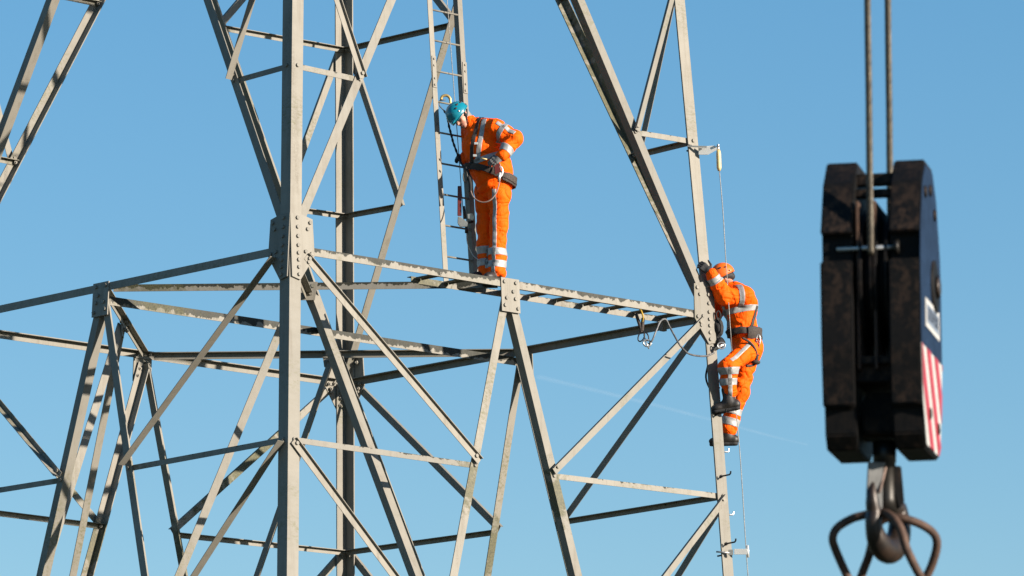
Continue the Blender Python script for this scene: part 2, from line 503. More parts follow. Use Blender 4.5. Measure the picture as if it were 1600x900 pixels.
# hip braces from the middle of each inner beam down to the big Vs, with a small plate at the head
hips = {
    'N': (NEARB, ('N', 'R'), ('N', 'L'), Vector((0, -1, 0))),
    'L': (LEFB, ('L', 'N'), ('L', 'B'), Vector((-1, 0, 0))),
    'B': (FARB, ('B', 'L'), ('B', 'R'), Vector((0, 1, 0))),
    'R': (RIGB, ('R', 'N'), ('R', 'B'), Vector((1, 0, 0))),
}
NRn = face_frame('N', 'R', False)[2]
NLn = face_frame('N', 'L', False)[2]
for c, (P, f1, f2, nout) in hips.items():
    sgn = 1
    tb = UPV.cross(nout)
    gp = prism('gusset_plate', [(-0.13, 0.012), (0.13, 0.012), (0.10, -0.18), (-0.10, -0.18)], tb, UPV, nout, 0.010, MAT['paint'], tower, P + nout*0.002 + UPV*0.02)
    for (x, y) in ((-0.08, -0.03), (0.08, -0.03), (-0.06, -0.11), (0.06, -0.11)):
        bolt(gp, P + nout*0.012 + UPV*(0.02+y) + tb*x, nout)
    for k, (a, b) in enumerate((f1, f2)):
        E = vpt(a, b, -2*ZD, False)
        hd = (E-P).normalized()
        side = 1 if tb.dot(E-P) > 0 else -1
        A = P + tb*(0.05*side) + nout*(-0.02) + UPV*(-0.06)
        if c == 'B': n_, q_, m_ = -NRn, hd.cross(NRn), NRn
        else: n_, q_, m_ = NRn, hd.cross(NRn), -NRn
        if c == 'N' and k == 0: q_ = Vector((1, 0, 0))
        if c == 'B':
            n_ = NLn; m_ = -NLn; q_ = Vector((1, 0, 0))
        angle('hip_brace', A, E + nout*(-0.02), n_, q_, W_HIP if c != 'B' else 0.085, 0.009, m=m_, parent=tower, moss=0.0)
# top ring of upper V joints (just above the frame)
for fc in FACES:
    T, U, n = face_frame(*fc, True)
    P = (corner(fc[0], H_UP)+corner(fc[1], H_UP))/2
    prism('gusset_plate', [(-0.2, 0.1), (0.2, 0.1), (0.25, -0.3), (-0.25, -0.3)], T, U, n, 0.012, MAT['paint'], tower, P + n*0.002)
    angle('edge_beam', corner(fc[0], H_UP) + T*0.157, corner(fc[1], H_UP) - T*0.157, n, -UPV, W_EDGE, 0.010, parent=tower, peel=0.3)

# ================================================================== placing helpers
def at(px, py, Y):
    """world point seen at picture position (px, py of 1600x900) at world depth Y"""
    d = fw + rt*((px-800)/8860.5) - up*((py-450)/8860.5)
    return CAM_LOC + d*((Y - CAM_LOC.y)/d.y)
def tw(P): return TM @ Vector(P)
Tu, Uu, nu = face_frame('N', 'R', True)
NRM = midp('N', 'R')
nuh = Vector((nu.x, nu.y, 0)).normalized()
def nrw(s, z, off):
    """world point relative to the middle of the near right face at the waist"""
    return tw(NRM + Tu*s + Uu*z + nuh*off)
TuW, UuW, nuW = (TM.to_3x3() @ Tu), (TM.to_3x3() @ Uu), (TM.to_3x3() @ nu)
nuhW = TM.to_3x3() @ nuh
def rel(root, P): return Vector(P) - root.location

MAT['galv'] = simple('galvanised_steel', (0.55, 0.55, 0.54), 0.35, 0.75, 0.25, 25.0, 0.1)
MAT['alu'] = simple('bright_aluminium', (0.75, 0.75, 0.74), 0.38, 0.55, 0.12, 30.0, 0.05)
MAT['black_metal'] = simple('blackened_steel', (0.018, 0.017, 0.018), 0.45, 0.5, 0.4, 40.0, 0.1)
MAT['black_web'] = simple('black_webbing', (0.016, 0.015, 0.016), 0.85, 0.0, 0.4, 160.0, 0.4)
MAT['brown_web'] = simple('brown_black_webbing', (0.050, 0.036, 0.028), 0.8, 0.0, 0.5, 90.0, 0.5, col2=(0.018, 0.014, 0.013))
MAT['gold'] = simple('gold_anodised', (0.62, 0.43, 0.16), 0.35, 0.6, 0.2, 30.0)
MAT['cream'] = simple('cream_plastic', (0.62, 0.50, 0.25), 0.5, 0.0, 0.15, 20.0, col2=(0.52, 0.36, 0.13))
MAT['cord_pink'] = simple('pale_cord', (0.24, 0.165, 0.135), 0.8, 0.0, 0.4, 120.0, 0.3)
MAT['cord_black'] = simple('black_cord', (0.014, 0.015, 0.018), 0.7, 0.0, 0.3, 120.0, 0.3)
MAT['red_brown'] = simple('dark_red_paint', (0.13, 0.016, 0.014), 0.5, 0.0, 0.4, 40.0)
MAT['yellow_web'] = simple('yellow_webbing', (0.45, 0.27, 0.02), 0.8, 0.0, 0.2, 80.0)
MAT['sheath'] = simple('grey_cable_sheath', (0.16, 0.16, 0.16), 0.5, 0.1, 0.6, 14.0, 0.1, col2=(0.05, 0.05, 0.052))
MAT['dull_wire'] = simple('dull_wire_rope', (0.26, 0.255, 0.24), 0.55, 0.3, 0.5, 70.0, 0.4)
MAT['wire'] = simple('wire_rope', (0.50, 0.49, 0.46), 0.45, 0.5, 0.4, 90.0, 0.4)

# ------------------------------------------------------------------ ladder above the walkway
LOFF = -0.53
lad = empty('ladder', nrw(-0.19, 0.0, LOFF))
tag(lad, 'narrow steel ladder with thin rungs rising beside the worker in the teal helmet', 'ladder')
def rail_pt(side, z): # side 0 left, 1 right
    return nrw((-0.400 if side == 0 else 0.036) - 0.0235*z, z, LOFF)
for side in (0, 1):
    A = rel(lad, rail_pt(side, -0.01)); B = rel(lad, rail_pt(side, 4.8))
    q = -TuW if side == 0 else TuW
    hs_ = TuW*(0.035 if side == 0 else -0.035)
    rl = angle('rail', A+hs_, B+hs_, nuW, q, 0.066, 0.007, parent=lad, peel=0.02, w2=0.07)
    # splice with bolts
    z0, z1 = 2.12, 2.46
    sp = prism('splice_plate', [(-0.028, 0), (0.028, 0), (0.028, z1-z0), (-0.028, z1-z0)], TuW, UuW, nuW, 0.006, MAT['paint'], lad, rel(lad, rail_pt(side, z0)) + nuW*0.002)
    for zz in (0.03, 0.10, 0.24, 0.31):
        b = bpy.data.objects.new('bolt', BOLT); b.scale = (0.62,)*3; b.rotation_mode = 'QUATERNION'
        b.rotation_quaternion = nuW.to_track_quat('Z', 'X'); b.location = UuW*zz + nuW*0.006 + TuW*random.uniform(-.004, .004)
        link(b, sp)
for k in range(14):
    z = 2.97 - 0.332*8 + 0.332*k
    A = rel(lad, rail_pt(0, z)) + nuhW*(-0.012); B = rel(lad, rail_pt(1, z)) + nuhW*(-0.012)
    o = tube('rung', [A - TuW*0.01, B + TuW*0.01], 0.0105, MAT['paint'], lad, 8)
    o['peel'] = 0.0; o['moss'] = 0.0

# cable of the fall arrest line beside the rungs
def lad_c(z, ds=0.0, off=-0.49): return nrw(-0.190 - 0.0235*z + ds, z, off)
o = tube('safety_cable', [lad_c(4.8), lad_c(3.0, 0.005), lad_c(1.9, 0.03), lad_c(0.66, 0.055)], 0.0042, MAT['dull_wire'], None, 6)
tag(o, 'thin steel safety cable running down the middle of the ladder behind the teal helmet', 'cable')

# tensioner at the foot of the cable, clamped to the rungs
ten = empty('cable_tensioner', lad_c(0.60, 0.055, -0.47))
tag(ten, 'dark red bar and grey clamps holding the cable to two low ladder rungs', 'clamp')
YLD = lad_c(0.6, 0, -0.44).y
def T_(px, py, Y=YLD): return rel(ten, at(px, py, Y))
prism('bar', [(-0.022, -0.16), (0.022, -0.16), (0.020, 0.16), (-0.020, 0.16)], rt, orth(at(715, 290, -2)-at(721.5, 337, -2), rt), -fw, 0.022, MAT['red_brown'], ten, T_(718, 314), bevel=0.004)
prism('bracket', [(-0.05, 0.055), (-0.02, 0.045), (0.055, -0.01), (0.055, -0.055), (-0.03, -0.06), (-0.055, -0.02)], rt, up, -fw, 0.045, MAT['galv'], ten, T_(723, 346), bevel=0.006)
prism('clamp', [(-0.035, 0.03), (0.02, 0.04), (0.04, 0.0), (0.03, -0.035), (-0.03, -0.02)], rt, up, -fw, 0.05, MAT['galv'], ten, T_(735, 339), bevel=0.006)
tube('cross_bolt', [T_(722, 350), T_(740, 346)], 0.012, MAT['black_metal'], ten)
tube('turnbuckle', [T_(725, 322), T_(727, 342)], [0.010, 0.014], MAT['black_metal'], ten)
tube('end_fitting', [T_(728.5, 352), T_(729, 364)], [0.014, 0.018], MAT['black_metal'], ten)
tube('cable_tail', smooth_path([T_(729, 364), T_(730, 378), T_(735, 392, YLD+0.02), T_(741, 401, YLD), T_(748, 406, YLD-0.1)], 6), 0.005, MAT['wire'], ten, 6)

# ------------------------------------------------------------------ walkway along the inside of the near right edge
wk = empty('walkway', nrw(0.9, -0.02, -0.26))
tag(wk, 'narrow slatted steel walkway behind the near edge beam, under the standing worker', 'walkway')
zt = 0.002
for off, w_ in ((-0.385, 0.066),):
    A = rel(wk, nrw(-1.02, zt, off)); B = rel(wk, nrw(2.62, zt, off))
    angle('rail', A, B, nuhW, Vector((0, 0, -1)), w_, 0.006, parent=wk, peel=0.42, moss=0.8, moss_u=0.2, moss_len=0.6)
A = rel(wk, nrw(-1.02, zt+0.004, -0.10)); B = rel(wk, nrw(2.62, zt+0.004, -0.10))
angle('rail', A, B, nuhW, Vector((0, 0, -1)), 0.035, 0.006, parent=wk, peel=0.3)
for k in range(10):
    s = -0.93 + 0.385*k
    v_, f_ = [], []
    box_geo(Vector((0, 0, 0)), TuW, nuhW, Vector((0, 0, 1)), 0.085, 0.265, 0.006, v_, f_)
    box_geo(TuW*0.0405 - Vector((0, 0, 0.011)), TuW, nuhW, Vector((0, 0, 1)), 0.006, 0.265, 0.016, v_, f_)
    me = mesh_from('slat', v_, f_)
    ul = me.uv_layers.new(name='UVMap')
    o = obj('slat', me, MAT['paint'], wk, rel(wk, nrw(s, zt-0.010, -0.242)))
    o['peel'] = 0.1; o['moss'] = 0.0
hb = prism('end_hanger', [(-0.03, 0.0), (0.03, 0.0), (0.03, -0.16), (-0.03, -0.16)], TuW, Vector((0, 0, 1)), nuhW, 0.05, MAT['paint'], wk, rel(wk, nrw(2.60, zt, -0.40)))

# ------------------------------------------------------------------ step bolts and fall-arrest line on the right hand leg
def leg_pt(c, z): return tw(corner(c, z))
def stepbolt(z, face):
    # face 0: through the near right flange; 1: through the far right flange
    C = corner('R', z)
    if face == 0:
        T = (corner('N', 0)-corner('R', 0)).normalized(); n = face_frame('N', 'R', False)[2]
    else:
        T = (corner('B', 0)-corner('R', 0)).normalized(); n = face_frame('B', 'R', False)[2]
    P = C + T*0.085
    pts = [P - n*0.03, P + n*0.005, P + n*0.075, P + n*0.135, P + n*0.150 + UPV*0.012, P + n*0.154 + UPV*0.035]
    v_, f_ = [], []
    tube_geo([p-P for p in pts], 0.009, v_, f_, 7)
    tube_geo([n*0.001, n*0.016], 0.019, v_, f_, 6)
    o = obj('step_bolt', mesh_from('step_bolt', v_, f_), MAT['black_metal'] if face == 0 else MAT['galv'], tower, P)
STEP_Z = [(-1.745, 0), (-2.135, 1), (-2.47, 0), (-2.86, 1), (-1.075, 0), (-1.455, 1), (-3.2, 0)]
for z, fcx in STEP_Z: stepbolt(z, fcx)

YR = -0.30
lb = empty('anchor_bracket', at(1095, 232, YR))
tag(lb, 'bright aluminium bracket near the top of the right leg, holding the climbing cable', 'bracket')
def B_(px, py, Y=YR-0.05): return rel(lb, at(px, py, Y))
prism('arm_plate', [(-0.012, 0.035), (0.165, 0.045), (0.19, 0.02), (0.18, -0.005), (0.09, -0.055), (-0.012, -0.055)], rt, up, -fw, 0.012, MAT['alu'], lb, B_(1093, 234), bevel=0.003)
prism('clamp_jaw', [(-0.16, 0.012), (0.05, 0.006), (0.05, -0.012), (-0.16, -0.004)], rt, up, -fw, 0.03, MAT['galv'], lb, B_(1097, 229, YR-0.09), bevel=0.003)
tube('clamp_bolt', [B_(1072, 226, YR-0.10), B_(1081, 228, YR-0.10)], 0.010, MAT['black_metal'], lb)
tube('clamp_bolt', [B_(1073, 236, YR-0.02), B_(1082, 233, YR-0.05)], 0.010, MAT['black_metal'], lb)
tube('pin', [B_(1122, 227, YR-0.11), B_(1122, 227, YR-0.02)], 0.014, MAT['galv'], lb)
tube('swivel', [B_(1122, 228), B_(1122.5, 236)], [0.018, 0.014], MAT['galv'], lb)
tube('shock_absorber', [B_(1122.4, 234), B_(1122.8, 240), B_(1123.5, 262), B_(1123.8, 267)], [0.018, 0.026, 0.026, 0.016], MAT['cream'], lb, 10)
cab = [at(1124, 266, -0.28), at(1129.5, 330, -0.28), at(1134, 405, -0.30), at(1136.5, 440, -0.34), at(1139.5, 490, -0.40), at(1142, 525, -0.40), at(1144, 555, -0.30),
       at(1150, 640, -0.28), at(1157, 720, -0.28), at(1166, 862, -0.28), at(1173, 960, -0.28), at(1195, 1300, -0.28)]
o = tube('climbing_cable', smooth_path(cab, 6), 0.0050, MAT['dull_wire'], None, 7)
tag(o, 'thin steel climbing cable running down the right leg in front of the climber', 'cable')
lg = empty('cable_guide', at(1134, 862, YR-0.05))
tag(lg, 'small bright cable guide clamped low on the right leg below the boots', 'bracket')
def G_(px, py, Y=YR-0.06): return rel(lg, at(px, py, Y))
prism('arm_plate', [(0, 0.03), (0.15, 0.03), (0.15, -0.03), (0, -0.03)], rt, up, -fw, 0.010, MAT['alu'], lg, G_(1147, 862), bevel=0.002)
prism('clamp_jaw', [(-0.02, 0.03), (0.03, 0.03), (0.03, -0.03), (-0.02, -0.03)], rt, up, -fw, 0.03, MAT['galv'], lg, G_(1141, 863, YR-0.10), bevel=0.003)
tube('clamp_bolt', [G_(1119, 862, YR-0.12), G_(1141, 864, YR-0.12)], 0.009, MAT['galv'], lg)
tube('clamp_bolt', [G_(1121, 869, YR-0.02), G_(1131, 867, YR-0.06)], 0.009, MAT['black_metal'], lg)
tube('cable_eye', [G_(1168, 852), G_(1169, 871)], 0.014, MAT['alu'], lg)

# ------------------------------------------------------------------ gear hanging under the right half of the edge beam
YS = -1.02
sl = empty('anchor_sling', at(1003, 488, YS))
tag(sl, 'brown and yellow sling with black clips hanging under the edge beam left of the climber', 'sling')
def S_(px, py, Y=YS): return rel(sl, at(px, py, Y))
tube('yellow_loop', smooth_path([S_(1000, 484), S_(1002, 486, YS-0.04), S_(1005, 496, YS-0.04), S_(1003, 505)], 5), 0.009, MAT['yellow_web'], sl)
tube('strap', smooth_path([S_(994, 490), S_(997, 500), S_(1001, 513), S_(1002, 519)], 5), [0.018]*16, MAT['brown_web'], sl)
tube('strap', smooth_path([S_(1005, 497), S_(1004, 506), S_(1003, 517)], 5), [0.020]*11, MAT['brown_web'], sl)
def ringpts(fn, c, rx, ry, n=16, tilt=0.0, Y=None):
    out = []
    for k in range(n):
        a = 2*PI*k/n
        x = rx*math.cos(a)*math.cos(tilt) - ry*math.sin(a)*math.sin(tilt); y = rx*math.cos(a)*math.sin(tilt) + ry*math.sin(a)*math.cos(tilt)
        out.append(fn(c[0]+x, c[1]+y))
    return out
tube('carabiner', ringpts(S_, (1002, 526), 4.5, 8, 16, 0.4), 0.007, MAT['black_metal'], sl, 6, closed=True)
tube('carabiner', ringpts(S_, (1010, 526), 3.2, 6.5, 16, -0.3), 0.007, MAT['black_metal'], sl, 6, closed=True)
tube('shackle', ringpts(S_, (1011, 536), 6, 5, 16, 0.4), 0.010, MAT['galv'], sl, 6, closed=True)
tube('pin', [S_(1008, 531), S_(1014, 545)], 0.008, MAT['galv'], sl)
ln = tube('lanyard', smooth_path([at(1013, 538, YS), at(1019, 532, YS-0.02), at(1026, 515, YS), at(1032, 502, YS+0.05), at(1040, 499, YS+0.12), at(1046, 510, YS+0.15),
      at(1053, 523, YS+0.1), at(1063, 540, YS+0.02), at(1075, 552, -0.85), at(1090, 556, -0.62), at(1105, 556, -0.45), at(1116, 551, -0.40)], 7), 0.010, MAT['sheath'], None, 8)
tag(ln, 'grey sheathed lanyard sagging from the hanging sling to the climber', 'lanyard')
ln2 = tube('rope_loop', smooth_path([at(1110, 560, -0.05), at(1106, 572, -0.10), at(1103, 588, -0.12), at(1106, 601, -0.12), at(1112, 608, -0.05), at(1124, 606, 0.05)], 7), 0.011, MAT['cord_black'], None, 8)
tag(ln2, 'black rope loop bulging out on the left of the right leg beside the climber', 'rope')

# ================================================================== crane hook block (near the camera, out of focus)
YH = -38.5
HS = (at(1500, 480, YH)-at(1400, 480, YH)).length/100.0       # metres per picture pixel at the block
def mat_block():
    k = NB('black_worn_block_paint')
    co = k.n('ShaderNodeTexCoord').outputs['Object']
    a = k.noise(co, 9.0, 6.0, 0.65); b = k.noise(co, 45.0, 5.0, 0.7)
    mp = k.n('ShaderNodeMapping'); k.link(co, mp.inputs[0]); mp.inputs['Scale'].default_value = (30, 30, 3)
    s = k.noise(mp.outputs[0], 1.0, 4.0)
    c = k.mix(k.ramp(b, 0.3, 0.7), (0.0022, 0.0021, 0.0023), (0.0050, 0.0044, 0.0042))
    c = k.mix(k.ramp(s, 0.58, 0.8, 0, 0.5), c, (0.009, 0.0075, 0.0065))
    rust = k.ramp(k.math('ADD', a, k.math('MULTIPLY', b, 0.35)), 0.865, 0.91, 0.0, 0.85)
    c = k.mix(rust, c, k.mix(k.ramp(b, 0.4, 0.6), (0.075, 0.026, 0.012), (0.028, 0.014, 0.010)))
    pt = k.n('ShaderNodeNewGeometry').outputs['Pointiness']
    wear = k.math('MULTIPLY', k.ramp(pt, 0.55, 0.66), k.ramp(k.noise(co, 22.0, 5.0, 0.7), 0.48, 0.62, 0.0, 0.7))
    c = k.mix(wear, c, (0.055, 0.033, 0.022))
    scr = k.ramp(k.noise(mp.outputs[0], 2.3, 6.0, 0.75), 0.72, 0.78, 0.0, 0.25)
    c = k.mix(scr, c, (0.035, 0.029, 0.025))
    k.set(Base_Color=c, Roughness=k.ramp(b, 0.2, 0.8, 0.5, 0.8), Specular_IOR_Level=0.15); k.bump(b, 0.3, 0.004)
    return k.m
MAT['block'] = mat_block()
MAT['cheek_blue'] = simple('dark_blue_paint', (0.012, 0.026, 0.055), 0.85, 0.0, 0.35, 14.0, 0.05)
for n_ in MAT['cheek_blue'].node_tree.nodes:
    if n_.type == 'BSDF_PRINCIPLED': n_.inputs['Specular IOR Level'].default_value = 0.08
MAT['rust'] = simple('rusty_steel', (0.085, 0.042, 0.024), 0.75, 0.1, 0.5, 22.0, 0.5, col2=(0.035, 0.018, 0.012))
MAT['hook'] = simple('worn_dark_forging', (0.014, 0.011, 0.010), 0.42, 0.3, 0.5, 16.0, 0.3, col2=(0.038, 0.022, 0.014))
MAT['latch'] = simple('dull_latch_plate', (0.10, 0.10, 0.098), 0.5, 0.3, 0.35, 25.0, 0.15)
MAT['shank'] = simple('worn_shank', (0.030, 0.027, 0.024), 0.4, 0.6, 0.4, 20.0, 0.2)
MAT['white'] = simple('white_sticker', (0.46, 0.445, 0.42), 0.5, 0.0, 0.2, 30.0)
MAT['red'] = simple('red_sticker', (0.33, 0.018, 0.03), 0.5, 0.0, 0.25, 25.0)
MAT['label_blue'] = simple('label_grey_print', (0.16, 0.19, 0.24), 0.5, 0.0, 0.2, 25.0)
MAT['ink'] = simple('dark_print', (0.03, 0.035, 0.05), 0.5, 0.0, 0.2, 25.0)
blk = empty('crane_hook_block', at(1394, 480, YH), 0.0)
tag(blk, 'black two-cheek crane hook block with white and red striped side, hanging at the right', 'hook block')
BY = R(-14.0)                                     # yaw: turned so that its right hand cheek shows
bx = Vector((math.cos(BY), math.sin(BY), 0)); bd = Vector((-math.sin(BY), math.cos(BY), 0)); bz = Vector((0, 0, 1))
blk_tilt = R(0.6)
def hz(py): return (480-py)*HS*1.012
W = 48*HS                                       # cheek thickness
# side outline of a cheek: (depth from the middle, height); front is negative
D = 0.30
outline = [(-0.10, hz(258)), (-0.205, hz(300)), (-0.285, hz(382)), (-0.245, hz(384)), (-0.245, hz(424)), (-0.30, hz(426)),
           (-0.30, hz(560)), (-0.275, hz(648)), (-0.235, hz(650)), (-0.225, hz(690)), (-0.185, hz(712)),
           (0.15, hz(712)), (0.215, hz(690)), (0.245, hz(640)), (0.30, hz(560)), (0.30, hz(426)), (0.285, hz(382)), (0.20, hz(300)), (0.10, hz(258))]
LX, RX = -62*HS, 44*HS                          # centre of the cheeks across
for i, cx in enumerate((LX, RX)):
    ck = prism('cheek_plate', outline, bd, bz, bx, W if i else W*1.02, MAT['block'], blk, bx*(cx - W/2 - 8*HS), bevel=0.006)
cx = RX - W/2 - 8*HS + W
# painted outer skin of the right hand cheek, split into the blue upper field and the striped lower field
def clip_poly(poly, p0, nrm):
    out = []
    for i in range(len(poly)):
        a = Vector(poly[i]); b = Vector(poly[(i+1) % len(poly)])
        da = (a-p0).dot(nrm); db = (b-p0).dot(nrm)
        if da >= 0: out.append(a)
        if (da > 0) != (db > 0) and abs(da-db) > 1e-9: out.append(a + (b-a)*(da/(da-db)))
    return out
inner = [(x*0.965, (y-hz(485))*0.975+hz(485)) for x, y in outline if not (abs(x) < 0.25 and hz(430) < y < hz(380))]
skin = [(-0.10, hz(266)), (-0.195, hz(303)), (-0.272, hz(386)), (-0.285, hz(430)), (-0.287, hz(556)), (-0.262, hz(645)), (-0.18, hz(706)),
        (0.145, hz(706)), (0.205, hz(688)), (0.235, hz(638)), (0.287, hz(556)), (0.287, hz(430)), (0.272, hz(386)), (0.19, hz(303)), (0.10, hz(266))]
sp0 = Vector((0.0, hz(556))); sn = Vector((math.sin(R(-32)), math.cos(R(-32))))     # slanting border
sn = Vector((0.0, 1.0))
upper = clip_poly([Vector(p) for p in skin], sp0, sn)
lower = clip_poly([Vector(p) for p in skin], sp0, -sn)
prism('painted_panel', [tuple(p) for p in upper], bd, bz, bx, 0.003, MAT['cheek_blue'], blk, bx*(cx+0.0005))
prism('white_panel', [tuple(p) for p in lower], bd, bz, bx, 0.003, MAT['white'], blk, bx*(cx+0.0005))
# slanting red bars on the white field
bn = Vector((0.8, 0.6))
for k in range(-3, 4):
    c = Vector((0.03 + 0.215*k, hz(630)))
    bar = clip_poly(clip_poly(lower, c - bn*0.046, bn), c + bn*0.046, -bn)
    if len(bar) >= 3:
        prism('red_stripe', [tuple(p*0.999) for p in bar], bd, bz, bx, 0.002, MAT['red'], blk, bx*(cx+0.0040))
# maker's label: white frame, grey field, dark letters, slanting with the panel
ldir = Vector((1.0, 0.0)); lup = Vector((0, 1.0))
la = bd*ldir.x + bz*ldir.y
def para(w_, h_): return [(-w_/2, -h_/2), (w_/2, -h_/2), (w_/2, h_/2), (-w_/2, h_/2)]
lc = bd*0.01 + bz*hz(501)
lab = prism('name_plate', para(0.38, 0.112), la, bz, bx, 0.003, MAT['white'], blk, bx*(cx+0.0042) + lc)
prism('field', para(0.325, 0.074), la, bz, bx, 0.001, MAT['label_blue'], lab, bx*0.0034)
fc_ = bpy.data.curves.new('letters', 'FONT'); fc_.body = 'LIEBHERR'; fc_.size = 0.075; fc_.align_x = 'CENTER'; fc_.align_y = 'CENTER'; fc_.extrude = 0.0005
ft = bpy.data.objects.new('letters_tmp', fc_); COL.objects.link(ft)
dg_ = bpy.context.evaluated_depsgraph_get()
tme = bpy.data.meshes.new_from_object(ft.evaluated_get(dg_)); bpy.data.objects.remove(ft)
xs = [v_.co.x for v_ in tme.vertices]; wd = max(xs)-min(xs)
Ml = Matrix((la, bz, bx)).transposed().to_4x4()
for v_ in tme.vertices:
    p = v_.co.copy(); p.x *= 0.30/wd; v_.co = Ml @ p
lt = obj('lettering', tme, None, lab, bx*0.0052); tme.materials.clear(); tme.materials.append(MAT['ink'])
lt['kind'] = 'stuff'
# axle caps
def disc(name, c, axis, r, h, mat, seg=28, parent=blk, rim=0.2):
    return tube(name, [Vector(c), Vector(c)+axis*(h*0.75), Vector(c)+axis*h], [r, r, r*(1-rim)], mat, parent, seg)
disc('axle_cap', bx*cx + bz*hz(445) + bd*0.09, bx, 0.105, 0.014, MAT['block'])
disc('axle_nut', bx*(cx+0.014) + bz*hz(445) + bd*0.09, bx, 0.045, 0.014, MAT['hook'], 6)
for (dd, zz) in ((-0.14, 312), (0.0, 300), (0.12, 330), (-0.11, 655), (0.12, 665)):
    disc('bolt', bx*(cx+0.001) + bz*hz(zz) + bd*dd, bx, 0.024, 0.012, MAT['block'], 6)
# sheaves
sh_c = bz*hz(445)
gx0 = LX - W/2 - 8*HS + W; gx1 = RX - W/2 - 8*HS
gapm = (gx0+gx1)/2
for k, fx in enumerate((0.36, 0.76)):
    c0 = bx*(gx0 + (gx1-gx0)*fx)
    prof = [(-0.026, 0.285), (-0.016, 0.285), (-0.005, 0.245), (0.005, 0.245), (0.016, 0.285), (0.026, 0.285), (0.022, 0.20), (0.022, 0.05), (-0.022, 0.05), (-0.022, 0.20)]
    v_, f_ = [], []; SEG = 40
    for j in range(SEG):
        a = 2*PI*j/SEG
        for (px_, rr_) in prof: v_.append(bx*px_ + (bd*math.cos(a) + bz*math.sin(a))*rr_)
    n_ = len(prof)
    for j in range(SEG):
        for i in range(n_): f_.append((j*n_+i, j*n_+(i+1) % n_, ((j+1) % SEG)*n_+(i+1) % n_, ((j+1) % SEG)*n_+i))
    obj('sheave', mesh_from('sheave', v_, f_), MAT['block'], blk, c0 + sh_c)
for fx in (0.10, 0.56):
    prism('guard_plate', [(-0.245, hz(330)), (-0.245, hz(590)), (0.245, hz(590)), (0.245, hz(330))], bd, bz, bx, 0.008, MAT['rust'], blk, bx*(gx0 + (gx1-gx0)*fx))
tube('axle', [bx*(gx0-0.05)+sh_c, bx*(gx1+0.05)+sh_c], 0.045, MAT['block'], blk, 16)
def crossbar(name, py, dd, h_, t_, mat):
    prism(name, [(0, -h_/2), (gx1-gx0+0.02, -h_/2), (gx1-gx0+0.02, h_/2), (0, h_/2)], bx, bz, bd, t_, mat, blk, bx*(gx0-0.01) + bz*hz(py) + bd*dd, bevel=0.003)
crossbar('spacer_bar', 288, -0.13, 0.045, 0.05, MAT['block'])
crossbar('spacer_bar', 312, -0.165, 0.030, 0.05, MAT['block'])
tube('guard_rod', [bx*(gx0-0.06) + bz*hz(405) + bd*(-0.255), bx*(gx1+0.03) + bz*hz(405) + bd*(-0.255)], 0.009, MAT['galv'], blk, 10)
disc('rod_nut', bx*(gx1+0.02) + bz*hz(405) + bd*(-0.255), bx, 0.028, 0.018, MAT['shank'], 8)
crossbar('lower_spacer', 576, -0.23, 0.03, 0.05, MAT['block'])
crossbar('lower_spacer', 594, -0.20, 0.07, 0.40, MAT['block'])
# crosshead carrying the hook
v_, f_ = [], []
cxh = bx*(gapm)
prism('crosshead', [(-26*HS, 24*HS), (-20*HS, 42*HS), (20*HS, 42*HS), (26*HS, 24*HS), (26*HS, -22*HS), (-26*HS, -22*HS)], bx, bz, bd, 0.22, MAT['block'], blk, cxh + bz*hz(660) + bd*(-0.11), bevel=0.008)
prism('crosshead_beam', [(-62*HS, 9*HS), (62*HS, 9*HS), (62*HS, -9*HS), (-62*HS, -9*HS)], bx, bz, bd, 0.14, MAT['block'], blk, cxh + bz*hz(676) + bd*(-0.07), bevel=0.006)

# wire ropes: laid strands
def rope(name, P0, P1, rad, label):
    ax = (P1-P0); Ln = ax.length; ax.normalize()
    u = orth(Vector((1, 0.2, 0)), ax); w = ax.cross(u)
    v_, f_ = [], []
    NS = 6; turns = Ln/(rad*11); n_ = int(turns*9)
    for s in range(NS):
        pts = []
        for i in range(n_+1):
            a = 2*PI*(s/NS + turns*i/n_)
            pts.append(ax*(Ln*i/n_) + (u*math.cos(a) + w*math.sin(a))*rad*0.62)
        tube_geo(pts, rad*0.42, v_, f_, 5, True)
    tube_geo([Vector((0, 0, 0)), ax*Ln], rad*0.5, v_, f_, 6)
    o = obj(name, mesh_from(name, v_, f_, smooth=True, recalc=False), MAT['rope'], None, P0)
    tag(o, label, 'wire rope'); o['kind_note'] = 'strands'
    return o
MAT['rope'] = simple('greased_wire_rope', (0.085, 0.070, 0.048), 0.45, 0.5, 0.5, 60.0, 0.2, col2=(0.03, 0.024, 0.018))
bo = blk.location
fr0 = at(1360.5, 398, YH-0.262)
fr1 = at(1353, -200, fr0.y)
rope('wire_rope', fr0, fr1, 0.0135, 'twisted steel wire rope hanging in front, entering the block between its cheeks')
bk0 = at(1392, 420, YH+0.262)
bk1 = at(1385, -200, bk0.y)
rope('wire_rope', bk0, bk1, 0.0135, 'dark wire rope behind, to the right of the twisted front rope')

# ------------------------------------------------------------------ hook
hk = empty('crane_hook', at(1384, 760, YH))
tag(hk, 'dark forged crane hook with safety latch under the block, two rusty links in it', 'hook')
hx = (bx*math.cos(R(70)) + bd*math.sin(R(70)))      # plane of the hook: seen half from its open side
hn = bz.cross(hx)
def K_(px, py, dd=0.0): return rel(hk, at(px, py, YH + dd))
def HKp(a, b, c=0.0): return hx*a + bz*b + hn*c
tube('shank', [K_(1382, 690), K_(1382, 722), K_(1383, 724), K_(1384.5, 780), K_(1385, 800)], [0.046, 0.046, 0.041, 0.041, 0.046], MAT['shank'], hk, 24)
